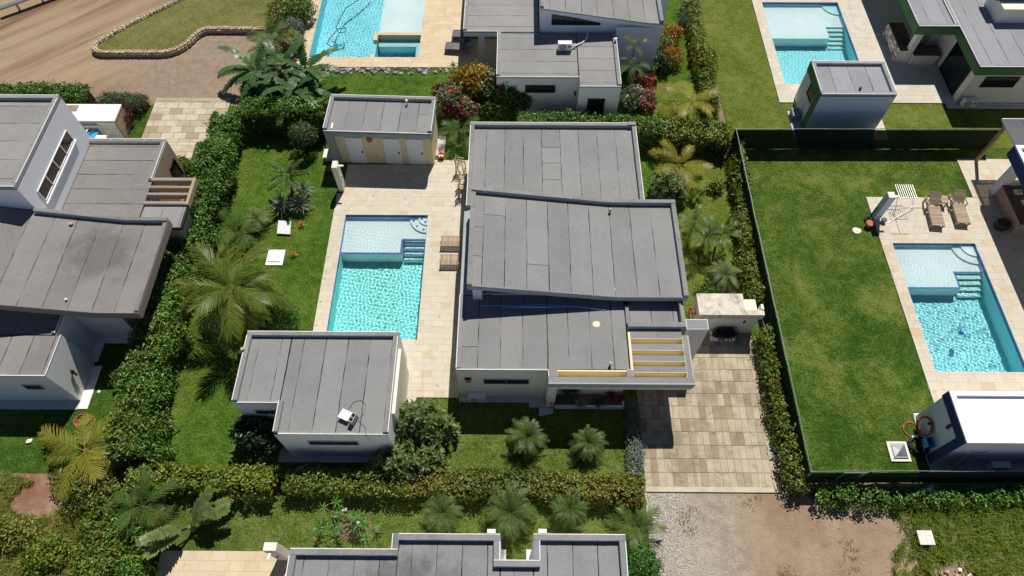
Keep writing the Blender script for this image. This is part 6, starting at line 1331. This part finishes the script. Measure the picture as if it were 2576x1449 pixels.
# canopy on a timber post
t = thing('pergola_canopy', 'translucent sheet canopy on one timber post at the right border', 'canopy', (26.5, 26.75, 0)); m = MB(); m.bar((26.55, 26.72, .07), (26.55, 26.72, 2.85), .16, .16, (0, 1, 0)); m.build('post', 'post_wood', t)
for i in range(5): x = 26.28+1.05*i; part('sheet', 'polycarbonate', t, (x, x+1.03, 25.02, 27.02, 3.05, 3.07))
for x in (26.4, 28.4, 30.4): part('rafter', 'white_edge', t, (x-.04, x+.04, 25.02, 27.0, 2.93, 3.045))
part('beam', 'post_wood', t, (26.35, 31.5, 26.66, 26.78, 2.86, 2.925)); part('beam', 'white_edge', t, (26.3, 31.5, 27.0, 27.05, 3.0, 3.10))
# green house kitchen
t = thing('stone_counter', 'ledgestone-faced barbecue counter in the shade of the green-trimmed house', 'counter', (24.6, 36.3, 0)); part('base', 'wall_cream', t, (24.16, 25.0, 35.05, 37.6, .07, .93)); part('worktop', 'counter_brown', t, (24.10, 25.06, 35.0, 37.65, .931, .99)); rr = random.Random(3)
y = 35.05
while y < 37.5:
    for k in range(7):
        L = rr.uniform(.16, .34)
        part('stone', ('stone_grey', 'stone_tan', 'concrete_white')[rr.randrange(3)], t, (24.10-rr.uniform(0, .03), 24.158, y, min(37.6, y+.33), .09+.12*k, .20+.12*k))
    y += .34
part('grill', 'black_metal', t, (24.4, 24.75, 35.5, 36.1, .991, 1.03))
t = thing('masonry_bench', 'cream masonry bench with brown top under the green-trimmed eave', 'bench', (25.6, 34.9, 0)); part('base', 'wall_cream', t, (25.0, 26.6, 34.75, 35.6, .07, .80)); part('top', 'counter_brown', t, (24.96, 26.64, 34.71, 35.64, .801, .86)); part('backing', 'wall_tan', t, (25.0, 26.2, 36.0, 36.15, .07, 2.38))
t = thing('service_box', 'grey lidded box on the pad beside the changing room', 'box', (16.75, 30.15, .08)); part('body', 'plastic_grey', t, (16.55, 16.98, 29.85, 30.45, .08, .42)); part('lid', 'stone_grey', t, (16.52, 17.01, 29.82, 30.48, .421, .47))
# pool things
t = thing('pool_hose', 'long dark cleaning hose floating in the bright blue pool', 'hose', (-11, 38, -.05)); m = MB(); m.tube([(-9.9, 43.3, -.05), (-10.2, 42.2, -.05), (-10.9, 41.1, -.05), (-11.6, 40.2, -.05), (-11.9, 39.0, -.05), (-12.0, 38.2, -.05), (-11.7, 37.7, -.05), (-11.3, 37.8, -.05), (-11.35, 38.2, -.05), (-11.8, 38.1, -.05), (-12.2, 37.3, -.05), (-12.35, 36.6, -.05), (-12.0, 36.3, -.05), (-11.7, 36.6, -.05), (-12.1, 36.9, -.05)], .03, 6); m.build('tube', 'hose_dark', t, True)
t = thing('chlorine_floater', 'round blue dispenser floating in the right-hand pool', 'float', (22.1, 15.65, -.07)); m = MB(); m.cyl((22.1, 15.65), .12, .12, -.10, -.02, 16); m.build('ring', 'tile_cobalt', t, True); m = MB(); m.cyl((22.1, 15.65), .06, .05, -.02, .04, 12); m.build('cap', 'blue_plastic', t)
for x, y, lab in ((-7.9, 23.9, 'round drain in the shaded terrace, farther from the villa'), (-6.1, 23.75, 'round drain in the shaded terrace, in front of the right-hand shed door'), (-3.35, 22.35, 'round drain between pool and villa, near the stools'), (-3.75, 16.3, 'round drain between pool and villa, near the guest house'), (-3.6, 12.6, 'round drain at the lower end of the terrace')):
    t = thing('floor_drain', lab, 'drain', (x, y, .07), 'round terrace drains'); m = MB(); m.cyl((x, y), .085, .085, .07, .078, 16); m.build('ring', 'plinth', t); m = MB(); m.cyl((x, y), .06, .06, .078, .081, 14); m.build('cap', 'concrete', t)
for i in range(4):
    y = 15.8+1.35*i; t = thing('deck_light', ('deck light at the pool edge, nearest the guest house', 'second deck light from the guest house along the pool edge', 'third deck light from the guest house along the pool edge', 'deck light at the pool edge, farthest from the guest house')[i], 'light', (-9.78, y, .07), 'small lights along the deck edge'); m = MB(); m.cyl((-9.78, y), .05, .05, .07, .10, 10); m.build('body', 'grey_metal', t); m = MB(); m.cyl((-9.78, y), .035, .03, .10, .115, 10); m.build('lens', 'plastic_white', t)
# gate wall planter and hose
t = thing('planter_box', 'long white planter of dark agaves at the foot of the gate wall', 'planter', (10.2, 15.2, .06))
for b in ((9.6, 10.75, 15.02, 15.07, .06, .42), (9.6, 10.75, 15.36, 15.41, .06, .42), (9.6, 9.65, 15.071, 15.359, .06, .42), (10.7, 10.75, 15.071, 15.359, .06, .42)): part('panel', 'white_paint', t, b)
part('soil', 'bare_soil', t, (9.651, 10.699, 15.071, 15.359, .06, .38))
t = thing('garden_hose', 'terracotta coloured hose looped on the side of the gate wall', 'hose', (8.55, 15.9, 1.0)); coil(t, 8.55, 15.95, .95, .34, 5, .03, 'hose_orange', tilt=1.5, wob=.12, seed=8); part('hook', 'black_metal', t, (8.5, 8.72, 15.9, 16.0, 1.15, 1.22))
t = thing('garden_hose', 'red hose heaped on the grass below the brown-edged house', 'hose', (-19.7, 10.75, 0)); coil(t, -19.75, 10.75, .04, .30, 6, .020, 'hose_pink', wob=.25, seed=9); coil(t, -19.45, 10.7, .04, .28, 1, .016, 'hose_pink', name='loose_loop', wob=.15, seed=10)
t = thing('lawn_stone', 'pale stone on the shaded lawn below the brown-edged house', 'stone', (0, 0, 0))
# ---------------------------------------------------------------- stones
SR = random.Random(77)
def stone_mesh(seed, flat=.7):
    r = random.Random(seed); m = MB(); n = 7; rings = []
    vs = [(0, 0, -.5*flat)]
    for z, q in ((-.3, .85), (.15, 1.0), (.42, .62)):
        for i in range(n): a = 6.2832*i/n+r.uniform(-.25, .25); k = q*r.uniform(.75, 1.15)*.5; vs.append((k*math.cos(a), k*math.sin(a), z*flat+r.uniform(-.06, .06)))
    vs.append((r.uniform(-.1, .1), r.uniform(-.1, .1), .5*flat)); fs = []
    for i in range(n): fs += [(0, 1+(i+1) % n, 1+i), (1+2*n+i, 1+2*n+(i+1) % n, 1+3*n)]
    for j in range(2):
        for i in range(n): fs.append((1+j*n+i, 1+j*n+(i+1) % n, 1+(j+1)*n+(i+1) % n, 1+(j+1)*n+i))
    m.add(vs, fs); return m
STONES = {}
def stone_me(k, mat):
    if (k, mat) not in STONES:
        q = stone_mesh(k*31+7); me = bpy.data.meshes.new('stone'); me.from_pydata(q.v, [], q.f); me.materials.append(MAT[mat]); STONES[(k, mat)] = me
    return STONES[(k, mat)]
bpy.data.objects.remove(bpy.data.objects['lawn_stone'])
def stone(name, label, x, y, z, s, mat, group=None, parent=None):
    o = link(name, stone_me(SR.randrange(8), mat), None, parent); w = wloc(parent); o.location = (x-w[0], y-w[1], z+s*.22-w[2]); o.rotation_euler = (0, 0, SR.uniform(0, 6.28)); o.scale = (s*SR.uniform(.8, 1.25), s*SR.uniform(.8, 1.25), s*SR.uniform(.7, 1.1))
    if label: tag(o, label, 'stone', group)
    return o
x, y = at(75, 1112); stone('lawn_stone', 'pale stone on the shaded lawn below the brown-edged house', x, y, 0, .28, 'concrete_white')
x, y = at(250, 986); stone('lawn_stone', 'small white stone on the grass beside the long hedge', x, y, 0, .16, 'concrete_white')
x, y = at(86, 1330); stone('lawn_stone', 'white stone in the rough grass, lower left plot', x, y, .1, .22, 'concrete_white')
x, y = at(1110, 370); stone('lawn_stone', 'small pale stone on the grass behind the red bucket', x, y, 0, .2, 'concrete_white')
rb = thing('stone_edging', 'row of rough pinkish stones between driveway and hedge', 'edging', (11.85, 11, 0))
for i in range(64):
    y = 7.7+7.6*i/64+SR.uniform(-.06, .06); stone('stone', None, 11.82+SR.uniform(-.10, .10), y, 0, SR.uniform(.13, .30), SR.choice(('stone_tan', 'stone_pink', 'concrete_white')), parent=rb)
rs = thing('rock_strip', 'strip of grey broken rocks along the golden pool terrace', 'edging', (-8, 34.0, 0))
for i in range(150): stone('stone', None, SR.uniform(-13.9, -4.0), SR.uniform(33.72, 34.26), 0, SR.uniform(.10, .28), SR.choice(('stone_grey', 'stone_grey', 'concrete')), parent=rs)
for i in range(60): stone('stone', None, SR.uniform(-14.7, -14.05), SR.uniform(34.3, 42), 0, SR.uniform(.10, .26), SR.choice(('stone_grey', 'concrete')), parent=rs)
rp = thing('rubble_heap', 'heap of broken tan rubble in the rough grass, lower right', 'rubble', (18.0, 3.9, 0))
for i in range(70):
    a, d = SR.uniform(0, 6.28), SR.uniform(0, 1)**.6*1.1; stone('stone', None, 18.0+d*math.cos(a), 3.9+.7*d*math.sin(a), .18*(1-d/1.2), SR.uniform(.08, .24), SR.choice(('stone_tan', 'stone_pink', 'concrete_white')), parent=rp)
m = MB(); P = np.random.default_rng(8)
def gravel(name, label, n, f, smin, smax, mat, seed):
    r = np.random.default_rng(seed); q = MB()
    for i in range(n):
        x, y = f(r); s = r.uniform(smin, smax); a = r.uniform(0, 6.28); h = s*.6
        p = [(x+s*math.cos(a+k*2.094)*r.uniform(.7, 1.1), y+s*math.sin(a+k*2.094)*r.uniform(.7, 1.1), 0) for k in range(3)]
        q.add(p + [(x, y, h)], [(0, 1, 3), (1, 2, 3), (2, 0, 3)])
    return tag(q.build(name, mat), label, 'gravel', None, 'stuff')
gravel('loose_gravel', 'pale loose gravel beside the driveway end and track', 5200, lambda r: (5.8+abs(r.normal(0, 1.0)), r.uniform(1.5, 7.7)), .018, .05, 'concrete', 1)
gravel('loose_stones', 'small stones scattered over the upper dirt road', 900, lambda r: (r.uniform(-32, -15), r.uniform(31.8, 42)), .02, .06, 'stone_tan', 2)
gravel('loose_stones', 'small stones scattered over the lower track', 700, lambda r: (r.uniform(7, 17.5), r.uniform(1.5, 7.4)), .018, .055, 'stone_pink', 3)
# low stone wall round the raised lawn
LW = [(-20.2, 43.2), (-23.18, 40.33), (-25.36, 38.26), (-27.0, 36.35), (-27.2, 35.85), (-26.95, 35.45), (-26.4, 35.28), (-24.49, 35.30), (-22.6, 35.34), (-21.9, 35.6), (-21.35, 36.15), (-20.95, 37.0), (-20.6, 37.45), (-20.1, 37.62), (-18.5, 37.62), (-16.4, 37.6)]
def smooth(pts, n=6):
    out = []
    for i in range(len(pts)-1):
        p0, p1, p2, p3 = pts[max(i-1, 0)], pts[i], pts[i+1], pts[min(i+2, len(pts)-1)]
        for k in range(n):
            t = k/n; out.append(tuple(.5*((2*p1[j]) + (-p0[j]+p2[j])*t + (2*p0[j]-5*p1[j]+4*p2[j]-p3[j])*t*t + (-p0[j]+3*p1[j]-3*p2[j]+p3[j])*t**3) for j in range(2)))
    return out + [pts[-1]]
LS = smooth(LW); lw = thing('stone_wall', 'low curved stone wall round the raised dry lawn', 'wall', (-24, 36, 0)); m = MB(); n = len(LS)
def offs(i, o): d = Vector((LS[min(i+1, n-1)][0]-LS[max(i-1, 0)][0], LS[min(i+1, n-1)][1]-LS[max(i-1, 0)][1])).normalized(); return (LS[i][0]-d.y*o, LS[i][1]+d.x*o)
for i in range(n-1):
    a, b, c, d = offs(i, -.12), offs(i+1, -.12), offs(i+1, .12), offs(i, .12); m.hexa([(*a, 0), (*b, 0), (*c, 0), (*d, 0), (*a, .36), (*b, .36), (*c, .36), (*d, .36)])
m.build('core', 'stone_tan', lw); q = MB(); q.tc = 0
for i in range(n-1):
    L = math.hypot(LS[i+1][0]-LS[i][0], LS[i+1][1]-LS[i][1]); k = max(1, int(L/.13))
    for j in range(k):
        f = (j+SR.random())/k; x, y = LS[i][0]+(LS[i+1][0]-LS[i][0])*f, LS[i][1]+(LS[i+1][1]-LS[i][1])*f
        for o, z in ((-.07, .37), (.07, .37), (-.135, .1), (-.135, .26), (.135, .28)):
            s = stone_mesh(SR.randrange(40)); d = Vector((LS[i+1][0]-LS[i][0], LS[i+1][1]-LS[i][1])).normalized(); e = SR.uniform(.11, .18); q.tc = SR.random()
            q.add([(x-d.y*o+v[0]*e, y+d.x*o+v[1]*e, z+v[2]*e) for v in s.v], s.f)
stuff(q.build('stones', 'stone_mix', lw))
m = MB(); m.add([(x, y, .24) for x, y in LS] + [(-16.4, 46, .24)], [tuple(range(n+1))]); structure(m.build('raised_lawn', 'lawn_dry'))
t = thing('guard_rail', 'pale rail at the upper left corner above the dirt road', 'rail', (-32, 40.5, 0)); m = MB(); m.bar((-34.5, 39.2, .55), (-30.3, 42.2, .55), .3, .12); m.build('rail', 'grey_metal', t)
for f in (.2, .5, .8): m = MB(); m.bar((-34.5+4.2*f, 39.2+3.0*f, 0), (-34.5+4.2*f, 39.2+3.0*f, .5), .1, .1); m.build('post', 'grey_metal', t)
